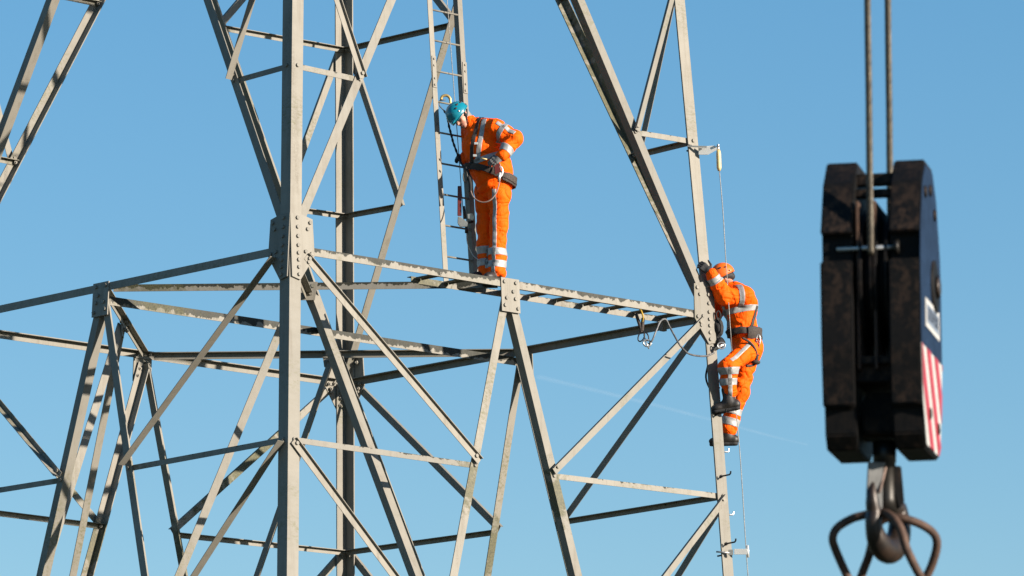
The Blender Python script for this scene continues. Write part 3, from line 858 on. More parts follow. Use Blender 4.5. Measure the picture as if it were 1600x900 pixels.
# body: tapered sweep round the bowl; section oval
def sweep_oval(name, pts, ra, rb, mat, parent, nrm, seg=14):
    v_, f_ = [], []; n_ = len(pts)
    for i, p in enumerate(pts):
        t = (pts[min(i+1, n_-1)]-pts[max(i-1, 0)]).normalized()
        u = orth(nrm, t); w = t.cross(u)
        for k in range(seg):
            a = 2*PI*k/seg; v_.append(p + u*math.cos(a)*rb[i] + w*math.sin(a)*ra[i])
    for i in range(n_-1):
        for k in range(seg): f_.append((i*seg+k, i*seg+(k+1) % seg, (i+1)*seg+(k+1) % seg, (i+1)*seg+k))
    f_.append(tuple(range(seg))[::-1]); f_.append(tuple((n_-1)*seg+k for k in range(seg)))
    return obj(name, mesh_from(name, v_, f_, smooth=True), mat, parent, (0, 0, 0))
c0 = K_(1385, 813)                                  # centre of the bowl
path = []; ra = []; rb = []
for (x_, z_, a_, b_) in ((0.0, 0.075, 0.042, 0.042), (0.022, 0.055, 0.044, 0.041)):
    path.append(c0 + HKp(x_, z_)); ra.append(a_); rb.append(b_)
NK = 16
for k_ in range(NK+1):
    t = k_/NK
    a_ = R(38) - t*R(232)
    rad = 0.104 + 0.006*math.sin(PI*t)
    path.append(c0 + HKp(math.cos(a_)*rad, math.sin(a_)*rad - 0.006))
    bul = math.sin(PI*min(1.0, t*1.15))
    ra.append(0.040 + 0.014*bul - 0.010*max(0, t-0.7)/0.3); rb.append(0.038 + 0.008*bul - 0.008*max(0, t-0.7)/0.3)
for (x_, z_, a_, b_) in ((-0.112, 0.055, 0.026, 0.027), (-0.116, 0.090, 0.019, 0.021), (-0.112, 0.122, 0.010, 0.013), (-0.108, 0.136, 0.004, 0.006)):
    path.append(c0 + HKp(x_, z_)); ra.append(a_); rb.append(b_)
path = smooth_path(path, 3); 
def _rs(L_, n):
    return [L_[min(i//3, len(L_)-1)]*(1-(i % 3)/3) + L_[min(i//3+1, len(L_)-1)]*((i % 3)/3) for i in range(n)]
ra = _rs(ra, len(path)); rb = _rs(rb, len(path))
sweep_oval('bowl', path, ra, rb, MAT['hook'], hk, hn, 18)
prism('latch', [(-0.03, 0.075), (0.045, 0.075), (0.03, 0.05), (0.025, -0.105), (-0.015, -0.13), (-0.04, -0.06)], (rt*0.9 + bd*0.25).normalized(), bz, -fw, 0.018, MAT['latch'], hk, K_(1368, 752, -0.075), bevel=0.004)
tube('latch_spring', [K_(1384, 730, -0.07), K_(1374, 770, -0.10)], 0.0050, MAT['cord_pink'], hk, 8)
prism('latch_hinge', [(-0.02, 0.05), (0.012, 0.05), (0.022, -0.09), (0.0, -0.12), (-0.02, -0.05)], rt, bz, -fw, 0.03, MAT['block'], hk, K_(1403, 748, 0.0), bevel=0.004)

# two pear-shaped links hung in the hook
MAT['link'] = MAT['rust']
def L_(px, py, dd=0.0): return at(px, py, YH+dd)
la_pts = [L_(1372, 801, -0.05), L_(1392, 806, -0.13), L_(1407, 826, -0.17), L_(1416, 856, -0.17), L_(1429, 884, -0.16), L_(1440, 905, -0.14), L_(1448, 930, -0.1), L_(1440, 962, 0.0), L_(1418, 972, 0.05),
          L_(1385, 975, 0.08), L_(1352, 960, 0.08), L_(1326, 905, 0.05), L_(1306, 860, 0.02), L_(1301, 840, 0.0), L_(1309, 824, 0.0), L_(1330, 811, 0.0), L_(1350, 805, -0.01)]
lb_pts = [L_(1398, 809, 0.03), L_(1412, 810, 0.02), L_(1440, 820, 0.03), L_(1459, 834, 0.05), L_(1464, 852, 0.07), L_(1457, 880, 0.1), L_(1446, 905, 0.12), L_(1432, 940, 0.15), L_(1400, 965, 0.16), L_(1365, 960, 0.16),
          L_(1340, 925, 0.14), L_(1347, 897, 0.12), L_(1357, 870, 0.10), L_(1363, 845, 0.08), L_(1370, 822, 0.06), L_(1382, 811, 0.04)]
def closed_smooth(P, n=6):
    P = [Vector(p) for p in P]; out = []; N = len(P)
    for i in range(N):
        a, b, c, d = P[i-1], P[i], P[(i+1) % N], P[(i+2) % N]
        for k in range(n):
            t = k/n
            out.append(0.5*((2*b) + (c-a)*t + (2*a-5*b+4*c-d)*t*t + (3*b-a-3*c+d)*t**3))
    return out
for pts, lab_ in ((la_pts, 'rusty pear-shaped lifting link crossing the front of the hook, bulging out left'),
                  (lb_pts, 'rusty pear-shaped lifting link behind in the hook, bulging out right')):
    cp = closed_smooth(pts, 5)
    o = tube('lifting_link', cp, 0.0168, MAT['link'], None, 10, closed=True)
    tag(o, lab_, 'link')

# ================================================================== people
def v3(p): return np.array((p[0], p[1], p[2]), dtype=np.float32)
_rng = np.random.RandomState(5)
_LAT = _rng.rand(32, 32, 32).astype(np.float32)
def vnoise(P):
    i = np.floor(P).astype(np.int32); f = P - i; f = f*f*(3-2*f); i &= 31; j = (i+1) & 31
    x0, y0, z0 = i[..., 0], i[..., 1], i[..., 2]; x1, y1, z1 = j[..., 0], j[..., 1], j[..., 2]
    fx, fy, fz = f[..., 0], f[..., 1], f[..., 2]
    def L(a, b, t): return a + (b-a)*t
    return L(L(L(_LAT[x0, y0, z0], _LAT[x1, y0, z0], fx), L(_LAT[x0, y1, z0], _LAT[x1, y1, z0], fx), fy),
             L(L(_LAT[x0, y0, z1], _LAT[x1, y0, z1], fx), L(_LAT[x0, y1, z1], _LAT[x1, y1, z1], fx), fy), fz)
def smin(a, b, k):
    h = np.clip(0.5 + 0.5*(b-a)/k, 0, 1)
    return b + (a-b)*h - k*h*(1-h)
class Body:
    """implicit surface made of tapered limbs and ellipsoids, blended and meshed as one skin"""
    def __init__(s): s.ops = []
    def limb(s, a, b, ra, rb, k=0.03, fold=None, flat=None):
        s.ops.append(('l', v3(a), v3(b), ra, rb, k, fold, flat)); return s
    def ell(s, c, rad, axes=None, k=0.03, sub=False):
        A = np.eye(3, dtype=np.float32) if axes is None else np.array([[*x] for x in axes], dtype=np.float32)
        s.ops.append(('e', v3(c), np.array(rad, dtype=np.float32), A, k, sub)); return s
    def cut(s, p, n): s.ops.append(('c', v3(p), v3(n))); return s
    def noise(s, amp, scale, seed=0.0): s.ops.append(('n', amp, scale, seed)); return s
    def eval(s, P):
        d = np.full(P.shape[:-1], 9.0, dtype=np.float32)
        for o in s.ops:
            if o[0] == 'l':
                _, a, b, ra, rb, k, fold, flat = o
                ab = b-a; L2 = float(ab@ab); Ln = math.sqrt(L2)
                q = P - a; t = np.clip((q@ab)/L2, 0, 1)
                w = q - t[..., None]*ab
                if flat is not None:                      # (axis, factor): squash the section along an axis
                    fa, ff = v3(flat[0]), flat[1]
                    w = w + (w@fa)[..., None]*fa*(ff-1)
                e = np.sqrt((w*w).sum(-1))
                r = ra + (rb-ra)*t
                if fold is not None:
                    amp, fr, sd_ = fold
                    u = ab/Ln
                    al = (q@u)
                    N = np.stack([al*fr + sd_ + 0.6*np.sin(P[..., 0]*9+sd_), (P[..., 0]*3.2 + P[..., 2]*1.5) + sd_*2, P[..., 1]*3.6 + sd_*3], -1)
                    n1 = vnoise(N); n2 = vnoise(N*2.1+7)
                    r = r + amp*(np.minimum(np.abs(2*n1-1)*2.6, 1.0)*1.5 - 1.0) + amp*0.5*(n2-0.5)
                d = smin(d, e - r, k)
            elif o[0] == 'e':
                _, c, rad, A, k, sub = o
                q = (P-c)@A.T
                k0 = np.sqrt(((q/rad)**2).sum(-1)) + 1e-6; k1 = np.sqrt(((q/(rad*rad))**2).sum(-1)) + 1e-6
                e = k0*(k0-1)/k1
                d = -smin(-d, e, k) if sub else smin(d, e, k)
            elif o[0] == 'c':
                d = np.maximum(d, (P-o[1])@o[2])
            elif o[0] == 'n':
                _, amp, sc, sd_ = o
                n1 = vnoise(P*sc+sd_); n2 = vnoise(P*sc*2.3+sd_+11)
                d = d + amp*((np.abs(2*n1-1)*2-1)*0.7 + (n2-0.5)*0.8)
        return d
    def bounds(s):
        lo = np.full(3, 1e9); hi = -lo
        for o in s.ops:
            if o[0] == 'l':
                for p, r in ((o[1], o[3]), (o[2], o[4])): lo = np.minimum(lo, p-r); hi = np.maximum(hi, p+r)
            elif o[0] == 'e' and not o[5]:
                r = o[2].max(); lo = np.minimum(lo, o[1]-r); hi = np.maximum(hi, o[1]+r)
        return lo-0.04, hi+0.04
    def mesh(s, name, h, smooth_it=2):
        lo, hi = s.bounds(); n = np.ceil((hi-lo)/h).astype(int)+1
        g = [np.arange(n[i], dtype=np.float32)*h + np.float32(lo[i]) for i in range(3)]
        V = np.empty(tuple(n), dtype=np.float32)
        for x0 in range(0, n[0], 24):
            X = np.stack(np.meshgrid(g[0][x0:x0+24], g[1], g[2], indexing='ij'), -1)
            V[x0:x0+24] = s.eval(X)
        c = [V[i:n[0]-1+i, j:n[1]-1+j, k:n[2]-1+k] for i in (0, 1) for j in (0, 1) for k in (0, 1)]
        offs = [(i, j, k) for i in (0, 1) for j in (0, 1) for k in (0, 1)]
        acc = np.zeros(c[0].shape+(3,), dtype=np.float32); cnt = np.zeros(c[0].shape, dtype=np.float32)
        for a in range(8):
            for b in range(a+1, 8):
                if sum(abs(offs[a][q]-offs[b][q]) for q in range(3)) != 1: continue
                m = (c[a] < 0) != (c[b] < 0)
                t = np.where(m, c[a]/np.where(m, c[a]-c[b], 1), 0)
                for q in range(3):
                    acc[..., q] += np.where(m, offs[a][q] + t*(offs[b][q]-offs[a][q]), 0)
                cnt += m
        act = cnt > 0
        idx = np.full(act.shape, -1, dtype=np.int64); idx[act] = np.arange(act.sum())
        ii = np.argwhere(act)
        vv = (ii + acc[act]/cnt[act][:, None])*h + lo
        quads = []
        sg = V < 0
        for ax in range(3):
            o1, o2 = [(1, 2), (2, 0), (0, 1)][ax]
            sl0 = [slice(1, -1)]*3; sl1 = [slice(1, -1)]*3
            sl0[ax] = slice(0, -1); sl1[ax] = slice(1, None)
            a = sg[tuple(sl0)]; b = sg[tuple(sl1)]
            for flip in (0, 1):
                m = (a & ~b) if flip == 0 else (~a & b)
                e = np.argwhere(m)
                if len(e) == 0: continue
                base = e.copy()
                for q in range(3):
                    if q != ax: base[:, q] += 1
                def cell(d1, d2):
                    z = base.copy(); z[:, o1] += d1; z[:, o2] += d2
                    return idx[z[:, 0], z[:, 1], z[:, 2]]
                qd = np.stack([cell(-1, -1), cell(0, -1), cell(0, 0), cell(-1, 0)], 1)
                quads.append(qd if flip == 0 else qd[:, ::-1])
        Q = np.concatenate(quads); Q = Q[(Q >= 0).all(1)]
        # a little relaxation
        for _ in range(smooth_it):
            s_ = np.zeros_like(vv); k_ = np.zeros(len(vv))
            for a, b in ((0, 1), (1, 2), (2, 3), (3, 0)):
                np.add.at(s_, Q[:, a], vv[Q[:, b]]); np.add.at(s_, Q[:, b], vv[Q[:, a]])
                np.add.at(k_, Q[:, a], 1); np.add.at(k_, Q[:, b], 1)
            vv = vv*0.45 + 0.55*s_/np.maximum(k_, 1)[:, None]
        me = bpy.data.meshes.new(name)
        me.from_pydata(vv.tolist(), [], Q.tolist())
        me.polygons.foreach_set('use_smooth', np.ones(len(Q), dtype=bool))
        me.update()
        return me
def part(name, body, h, mat, root, it=2):
    me = body.mesh(name, h, it)
    return obj(name, me, mat, root)
def wrap(name, src, planes, mat, root, off=0.0022, thick=0.0016, keep=None):
    """piece of src's surface between planes (point, normal kept side negative), lifted off it"""
    bm = bmesh.new(); bm.from_mesh(src.data)
    for (co, no) in planes:
        bmesh.ops.bisect_plane(bm, geom=bm.verts[:]+bm.edges[:]+bm.faces[:], plane_co=co, plane_no=no, clear_outer=True)
    if keep is not None:
        bmesh.ops.delete(bm, geom=[f for f in bm.faces if not keep(f.calc_center_median(), f.normal)], context='FACES')
    if not bm.faces: bm.free(); return None
    bm.normal_update()
    for v_ in bm.verts: v_.co += v_.normal*off
    bmesh.ops.solidify(bm, geom=bm.faces[:], thickness=-thick)
    me = bpy.data.meshes.new(name); bm.to_mesh(me); bm.free()
    for p in me.polygons: p.use_smooth = True
    return obj(name, me, mat, root)
def band(name, src, a, b, t0, t1, rad, mat, root, off=0.0022, **kw):
    """ring round the limb a-b between fractions t0..t1"""
    a, b = Vector(a), Vector(b); u = (b-a).normalized()
    p0, p1 = a.lerp(b, t0), a.lerp(b, t1); mid = (p0+p1)/2
    def keep(c, n): 
        w = c-mid; return (w - u*w.dot(u)).length < rad
    return wrap(name, src, [(p0, -u), (p1, u)], mat, root, off, keep=keep, **kw)
def stripe(name, src, a, b, face, width, rad, mat, root, off=0.0022):
    """strip along the limb on the side that looks towards face"""
    a, b = Vector(a), Vector(b); u = (b-a).normalized(); f = orth(Vector(face), u); s_ = u.cross(f)
    def keep(c, n):
        w = c-a; t = w.dot(u); w2 = w-u*t
        return w2.length < rad and w2.dot(f) > 0
    return wrap(name, src, [(a, -u), (b, u), (a+s_*width/2, s_), (a-s_*width/2, -s_)], mat, root, off, keep=keep)

def mat_cloth(name, c1, c2, rough=0.75, sheen=0.2):
    k = NB(name)
    co = k.n('ShaderNodeTexCoord').outputs['Object']
    a = k.noise(co, 7.0, 5.0, 0.6); b = k.noise(co, 60.0, 4.0, 0.7)
    c = k.mix(k.ramp(a, 0.35, 0.7), c1, c2)
    k.set(Base_Color=c, Roughness=rough)
    k.b.inputs['Specular IOR Level'].default_value = 0.12
    def crease(scl, off, det):
        mp = k.n('ShaderNodeMapping'); k.link(co, mp.inputs[0]); mp.inputs['Scale'].default_value = scl; mp.inputs['Location'].default_value = (off, off*2, off*3)
        mp.inputs['Rotation'].default_value = (0.3*off, 0.35*off, 0.2*off)
        n_ = k.noise(mp.outputs[0], 1.0, det, 0.45, 0.9)
        return k.math('SUBTRACT', 1.0, k.math('MULTIPLY', k.math('ABSOLUTE', k.math('SUBTRACT', n_, 0.5)), 4.5), clamp=True)
    h1_ = k.math('POWER', crease((4.2, 4.2, 7.5), 1.0, 1.0), 2.0)
    h2_ = k.math('POWER', crease((11.0, 11.0, 6.0), -1.6, 1.0), 2.0)
    h = k.math('ADD', k.math('ADD', k.math('MULTIPLY', h1_, -1.0), k.math('MULTIPLY', h2_, -0.30)), k.math('MULTIPLY', a, 1.2))
    k.bump(h, 0.55, 0.024)
    return k.m
MAT['hivis'] = mat_cloth('hi_vis_orange_fabric', (0.98, 0.112, 0.0008), (0.92, 0.090, 0.0006), 0.7, 0.15)
MAT['reflect'] = simple('reflective_tape', (0.34, 0.335, 0.33), 0.5, 0.15, 0.25, 40.0, 0.15)
MAT['skin'] = simple('skin', (0.46, 0.22, 0.15), 0.55, 0.0, 0.15, 35.0, 0.1, col2=(0.40, 0.165, 0.11))
MAT['glove'] = simple('black_work_glove', (0.016, 0.016, 0.018), 0.75, 0.0, 0.4, 60.0, 0.4)
MAT['glove_grey'] = simple('grey_glove_cuff', (0.12, 0.12, 0.115), 0.8, 0.0, 0.3, 60.0, 0.4)
MAT['boot'] = simple('worn_black_boot_leather', (0.009, 0.008, 0.0075), 0.55, 0.0, 0.5, 30.0, 0.4, col2=(0.028, 0.022, 0.018))
MAT['sole'] = simple('rubber_sole', (0.014, 0.013, 0.013), 0.8, 0.0, 0.3, 50.0, 0.3)
MAT['teal'] = simple('teal_helmet_shell', (0.004, 0.185, 0.255), 0.30, 0.0, 0.12, 6.0, 0.0, coat=0.3)
MAT['orange_shell'] = simple('orange_helmet_shell', (0.78, 0.125, 0.003), 0.5, 0.0, 0.12, 6.0, 0.0)
MAT['dark_vent'] = simple('dark_vent', (0.008, 0.009, 0.010), 0.7, 0.0, 0.2, 30.0)
MAT['liner'] = simple('grey_hood_liner', (0.20, 0.195, 0.19), 0.9, 0.0, 0.2, 70.0, 0.4)
MAT['lip'] = simple('lips', (0.30, 0.10, 0.085), 0.5, 0.0, 0.2, 60.0)
MAT['brow'] = simple('eyebrow_hair', (0.06, 0.04, 0.03), 0.9, 0.0, 0.3, 90.0)

def head_frame(f, u):
    f = Vector(f).normalized(); u = orth(u, f); l = u.cross(f)     # l: the head's left
    return f, u, l
def add_head(B, c, f, u, l):
    """skull, jaw, nose, ears, brow on the body's skin; c = centre of the head"""
    c = Vector(c)
    ax = (f, l, u)
    B.ell(c + u*0.025 - f*0.008, (0.098, 0.076, 0.100), ax, 0.02)
    B.ell(c - u*0.050 + f*0.022, (0.068, 0.058, 0.072), ax, 0.03)         # jaw and cheeks
    B.ell(c - u*0.105 + f*0.062, (0.026, 0.028, 0.022), ax, 0.025)        # chin
    B.limb(c + u*0.002 + f*0.083, c - u*0.042 + f*0.110, 0.009, 0.0145, 0.014)   # nose
    B.limb(c + u*0.022 + f*0.084 + l*0.03, c + u*0.022 + f*0.084 - l*0.03, 0.010, 0.010, 0.018)  # brow
    for s_ in (-1, 1):
        B.ell(c + l*(0.076*s_) - f*0.012 - u*0.012, (0.018, 0.009, 0.030), ax, 0.008)   # ears
        B.ell(c + l*(0.030*s_) + u*0.002 + f*0.096, (0.014, 0.016, 0.011), ax, 0.010, True)   # eye sockets
        B.ell(c + l*(0.040*s_) - u*0.030 + f*0.068, (0.012, 0.022, 0.020), ax, 0.02)     # cheekbones
    B.ell(c - u*0.074 + f*0.094, (0.012, 0.024, 0.006), ax, 0.008, True)   # mouth line
def face_bits(root, c, f, u, l):
    ax = (f, l, u); c = Vector(c)
    for s_ in (-1, 1):
        e = Body().ell(c + l*(0.030*s_) + u*0.002 + f*0.080, (0.012, 0.014, 0.012), ax)
        part('eyelid', e, 0.004, MAT['skin'], root, 1)
        b = Body().limb(c + l*(0.014*s_) + u*0.018 + f*0.094, c + l*(0.046*s_) + u*0.019 + f*0.082, 0.0045, 0.0035)
        part('eyebrow', b, 0.003, MAT['brow'], root, 1)
    m = Body().limb(c - u*0.078 + f*0.088 + l*0.02, c - u*0.078 + f*0.088 - l*0.02, 0.006, 0.006, 0.01).limb(c - u*0.078 + f*0.092, c - u*0.078 + f*0.091, 0.007, 0.007, 0.01)
    part('lips', m, 0.003, MAT['lip'], root, 1)
def hand(B, w, d, n, side, curl, L=0.185, thumb=0.5, spread=1.0, k=0.006):
    """palm from wrist w along d, back of the hand looks along n; fingers curl away from n; thumb leaves the palm towards side"""
    d = Vector(d).normalized(); n = orth(n, d); s_ = orth(side, d, n)
    w = Vector(w)
    pl = L*0.50
    for t in (-0.034, -0.012, 0.012, 0.033):
        B.limb(w + s_*t*0.7, w + d*pl + s_*t*1.08, 0.016, 0.0155, 0.012)
    lens = [0.42, 0.50, 0.47, 0.36]
    for i, t in enumerate((0.034, 0.0125, -0.0105, -0.033)):
        p = w + d*pl + s_*t*1.05*spread
        a = curl*0.55; ln = [lens[i]*L*x for x in (0.46, 0.32, 0.24)]
        for j in range(3):
            dd = (d*math.cos(a) - n*math.sin(a)).normalized()
            q = p + dd*ln[j]
            B.limb(p, q, 0.0112-0.0012*j, 0.0102-0.0012*j, k)
            p = q; a += curl*(0.9 if j == 0 else 0.75)
    p = w + d*(pl*0.22) + s_*0.030
    td = (d*0.62 + s_*0.75*thumb*1.4 - n*0.25).normalized()
    q = p + td*L*0.26; B.limb(p, q, 0.0155, 0.0125, 0.012)
    td2 = (d*0.90 + s_*0.45*thumb - n*0.30).normalized()
    q2 = q + td2*L*0.17; B.limb(q, q2, 0.0120, 0.0105, k)
    q3 = q2 + td2*L*0.10; B.limb(q2, q3, 0.0105, 0.0085, k)
def boot_body(ankle, toe_dir, sole_up, L=0.285, shaft=0.16):
    f = Vector(toe_dir).normalized(); u = orth(sole_up, f); l = u.cross(f); a = Vector(ankle)
    heel = a - f*0.065 - u*0.085
    B = Body()
    B.limb(a + u*(shaft-0.03), a, 0.062, 0.056, 0.02, None)
    B.limb(a + u*0.0, heel + u*0.048, 0.056, 0.050, 0.03)
    B.limb(heel + u*0.045, heel + f*(L*0.66) + u*0.034, 0.044, 0.040, 0.03)
    B.limb(a + f*0.01 - u*0.01, heel + f*(L*0.60) + u*0.050, 0.050, 0.036, 0.04)
    B.ell(heel + f*(L*0.74) + u*0.036, (0.062, 0.050, 0.040), (f, l, u), 0.03)
    B.cut(heel + u*0.012, -u)
    S = Body()
    S.limb(heel + f*0.0 + u*0.006, heel + f*(L*0.30) + u*0.006, 0.044, 0.038, 0.02, None, None)
    S.limb(heel + f*(L*0.30) + u*0.006, heel + f*(L*0.76) + u*0.006, 0.038, 0.050, 0.02)
    S.cut(heel + u*0.020, u); S.cut(heel - u*0.016, -u)
    return B, S
def helmet(root, c, f, u, l, mat, name='helmet', g=1.0):
    ax = (f, l, u); c = Vector(c)
    H = Body().ell(c + u*0.034 - f*0.006, (0.128, 0.108, 0.122), ax, 0.02)
    H.limb(c + u*0.012 + f*0.098, c + u*0.008 + f*0.128, 0.05, 0.03, 0.03, None, (u, 3.2))
    H.cut(c + u*0.008 - f*0.0, (-u - f*0.16).normalized())
    H.ell(c + u*0.020 - f*0.006, (0.112, 0.093, 0.106), ax, 0.004, True)
    sh = part(name, H, 0.007, mat, root, 2)
    # rim, vents, clips
    rim = []
    for k in range(36):
        a = 2*PI*k/36
        rim.append(c + u*0.008 - u*(0.16*0)*1 + f*(math.cos(a)*0.124 - 0.006) + l*(math.sin(a)*0.105) - u*(0.16*(math.cos(a)*0.124-0.006)))
    rr_ = tube('rim', rim, 0.0045, MAT['dark_vent'] if name != 'helmet' else mat, None, 6, closed=True); rr_.parent = sh
    for s_ in (-1, 1):
        for (ff, uu, a_, b_) in ((0.012, 0.098, 0.020, 0.007), (-0.040, 0.090, 0.018, 0.006), (0.055, 0.080, 0.016, 0.006)):
            p = Vector((ff, 0, uu))
            # find side point on the shell
            xx = (ff+0.0)/0.128; zz = (uu-0.034)/0.122
            yy = math.sqrt(max(0.02, 1-xx*xx-zz*zz))*0.108
            ve = Body().ell(c + f*(ff-0.006) + u*uu + l*(yy*s_), (a_, 0.006, b_+0.004), (f, l, u), 0.01)
            part('vent', ve, 0.0035, MAT['dark_vent'], sh, 1)
        for ff in (0.06, -0.07):
            xx = ff/0.128; yy = math.sqrt(max(0.02, 1-xx*xx-(0.01/0.122)**2))*0.108
            ve = Body().ell(c + f*(ff-0.006) + u*0.042 + l*(yy*s_), (0.012, 0.006, 0.010), ax, 0.01)
            part('lamp_clip', ve, 0.0035, MAT['galv'] if ff > 0 else MAT['dark_vent'], sh, 1)
    for o_ in [sh] + list(sh.children):
        me_ = o_.data; lc = o_.location.copy()
        for v_ in me_.vertices: v_.co = (c + (v_.co + lc - c)*g) - lc
    return sh

# ------------------------------------------------------------------ the standing worker
Y1 = -2.06
def W(px, py, dy=0.0): return at(px, py, Y1+dy)
r1 = bpy.data.objects.new('person', None); r1.empty_display_size = 0.2; r1.location = (0, 0, 0)
link(r1)
tag(r1, 'worker in orange hi-vis suit and teal helmet standing bent over beside the ladder', 'person')
J = dict(pel=W(770, 281), waist=W(768, 264, 0.0), chest=W(755, 226, -0.01), neck=W(744, 196, -0.02),
         hipL=W(780, 302, -0.085), hipR=W(759, 299, 0.085), kneeL=W(779, 358, -0.09), kneeR=W(759, 356, 0.08), ankL=W(776, 431, -0.08), ankR=W(760, 430, 0.07),
         shL=W(774, 201, -0.19), shR=W(736, 207, 0.15), elL=W(804, 217, -0.27), wrL=W(782, 246, -0.36), elR=W(746, 246, 0.22), wrR=W(727, 247, 0.12))
hc = W(719.5, 182, -0.06)
hf, hu, hl = head_frame((-0.50, -0.58, -0.62), (-0.74, -0.10, 0.64))
bod = Body()
for a, b, ra, rb in (('pel', 'waist', .10, .10), ('waist', 'chest', .10, .11), ('chest', 'neck', .10, .06), ('neck', 'shL', .065, .055), ('neck', 'shR', .065, .055),
                     ('shL', 'elL', .050, .042), ('elL', 'wrL', .040, .030), ('shR', 'elR', .050, .042), ('elR', 'wrR', .040, .030),
                     ('hipL', 'kneeL', .078, .055), ('kneeL', 'ankL', .053, .040), ('hipR', 'kneeR', .078, .055), ('kneeR', 'ankR', .053, .040), ('pel', 'hipL', .10, .085), ('pel', 'hipR', .10, .085)):
    bod.limb(J[a], J[b], ra, rb, 0.03)
bod.limb(J['neck'], hc - hu*0.04 - hf*0.02, 0.058, 0.056, 0.02)
bod.limb(J['ankL'], J['ankL'] + Vector((-0.10, -0.03, -0.05)), .035, .03).limb(J['ankR'], J['ankR'] + Vector((-0.10, -0.03, -0.05)), .035, .03)
gdL = (W(767, 254, -0.40)-J['wrL']).normalized(); gdR = (W(709, 246, 0.17)-J['wrR']).normalized()
bod.limb(J['wrL'], J['wrL']+gdL*0.08, .014, .010, .01).limb(J['wrR'], J['wrR']+gdR*0.07, .014, .010, .01)
add_head(bod, hc, hf, hu, hl)
part('body', bod, 0.0085, MAT['skin'], r1, 1)
face_bits(r1, hc, hf, hu, hl)
# grey hood liner under the helmet
lin = Body().ell(hc + hu*0.020 - hf*0.012, (0.104, 0.086, 0.104), (hf, hl, hu), 0.02).limb(hc - hu*0.03 - hf*0.05, hc - hu*0.085 - hf*0.055, 0.062, 0.056, 0.03)
lin.cut(hc + hf*0.012, hf)
part('head_liner', lin, 0.007, MAT['liner'], r1)
h1 = helmet(r1, hc, hf, hu, hl, MAT['teal'], g=1.10)
chin = [hc + hl*0.090 + hu*0.01 - hf*0.0, hc + hl*0.080 - hu*0.03 + hf*0.005, hc + hl*0.062 - hu*0.075 + hf*0.03, hc + hl*0.028 - hu*0.118 + hf*0.052, hc - hl*0.028 - hu*0.118 + hf*0.052, hc - hl*0.062 - hu*0.075 + hf*0.03, hc - hl*0.088 + hu*0.01]
tube('chin_strap', smooth_path(chin, 5), 0.006, MAT['black_web'], r1, 6)
tube('chin_strap', smooth_path([hc + hl*0.088 + hu*0.005 - hf*0.06, hc + hl*0.080 - hu*0.03 - hf*0.02, hc + hl*0.070 - hu*0.055 + hf*0.015], 5), 0.006, MAT['black_web'], r1, 6)
bk = Body().ell(hc + hl*0.080 - hu*0.030 + hf*0.004, (0.020, 0.008, 0.013), (hf, hl, hu))
part('strap_buckle', bk, 0.004, MAT['black_web'], r1, 1)
# trousers
tr = Body()
for s_ in 'LR':
    tr.limb(J['hip'+s_], J['knee'+s_], .112, .092, 0.035, (0.012, 9.0, 3.0 if s_ == 'L' else 8.0))
    tr.limb(J['knee'+s_], J['ank'+s_] + Vector((0, 0, 0.01)), .094, .092, 0.02, (0.012, 11.0, 5.0 if s_ == 'L' else 1.0))
tr.limb(J['pel'], J['hipL'], .130, .112, 0.05).limb(J['pel'], J['hipR'], .130, .112, 0.05).limb(J['pel'], J['waist'], .140, .100, 0.05)
tr.noise(0.009, 9.0, 2.0)
lowz = min(J['ankL'].z, J['ankR'].z)
tr.cut(Vector((0, 0, lowz-0.02)), Vector((0, 0, -1)))
trm = part('trousers', tr, 0.0095, MAT['hivis'], r1, 2)
# jacket
fwd = Vector((-0.86, -0.5, 0)); lft = Vector((0.5, -0.86, 0))
ja = Body()
jw = J['waist']; jc = J['chest']
ja.limb(W(772, 284, 0.0), jw, .200, .203, 0.05, (0.010, 10.0, 1.0))
ja.limb(jw, jc, .203, .214, 0.06, (0.015, 8.0, 4.0), (Vector((0, 1, 0)), 1.08))
ja.limb(jc, W(750, 206, -0.01), .200, .135, 0.06, (0.012, 7.0, 6.0))
ja.limb(W(750, 206, -0.01), J['neck'] + (hc-J['neck'])*0.42, .105, .082, 0.05, (0.010, 14.0, 2.0))
for s_, e_ in (('L', 3.0), ('R', 9.0)):
    ja.limb(J['sh'+s_].lerp(J['neck'], 0.45), J['sh'+s_], .092, .092, 0.05)
    ja.limb(J['sh'+s_], J['el'+s_], .096, .082, 0.035, (0.012, 12.0, e_))
    ja.limb(J['el'+s_], J['wr'+s_].lerp(J['el'+s_], 0.05), .082, .060, 0.03, (0.012, 13.0, e_+4))
ja.noise(0.010, 10.0, 4.0)
jam = part('jacket', ja, 0.009, MAT['hivis'], r1, 2)
RB = MAT['reflect']
band('reflective_band', jam, J['shL'], J['elL'], 0.30, 0.52, 0.125, RB, r1)
band('reflective_band', jam, J['elL'], J['wrL'], 0.50, 0.76, 0.115, RB, r1)
band('reflective_band', jam, J['chest'], J['waist'], 0.52, 0.72, 0.235, RB, r1)
stripe('reflective_band', jam, J['shL'].lerp(J['elL'], 0.05), J['elL'], Vector((0.1, -0.9, 0.5)), 0.045, 0.13, RB, r1)
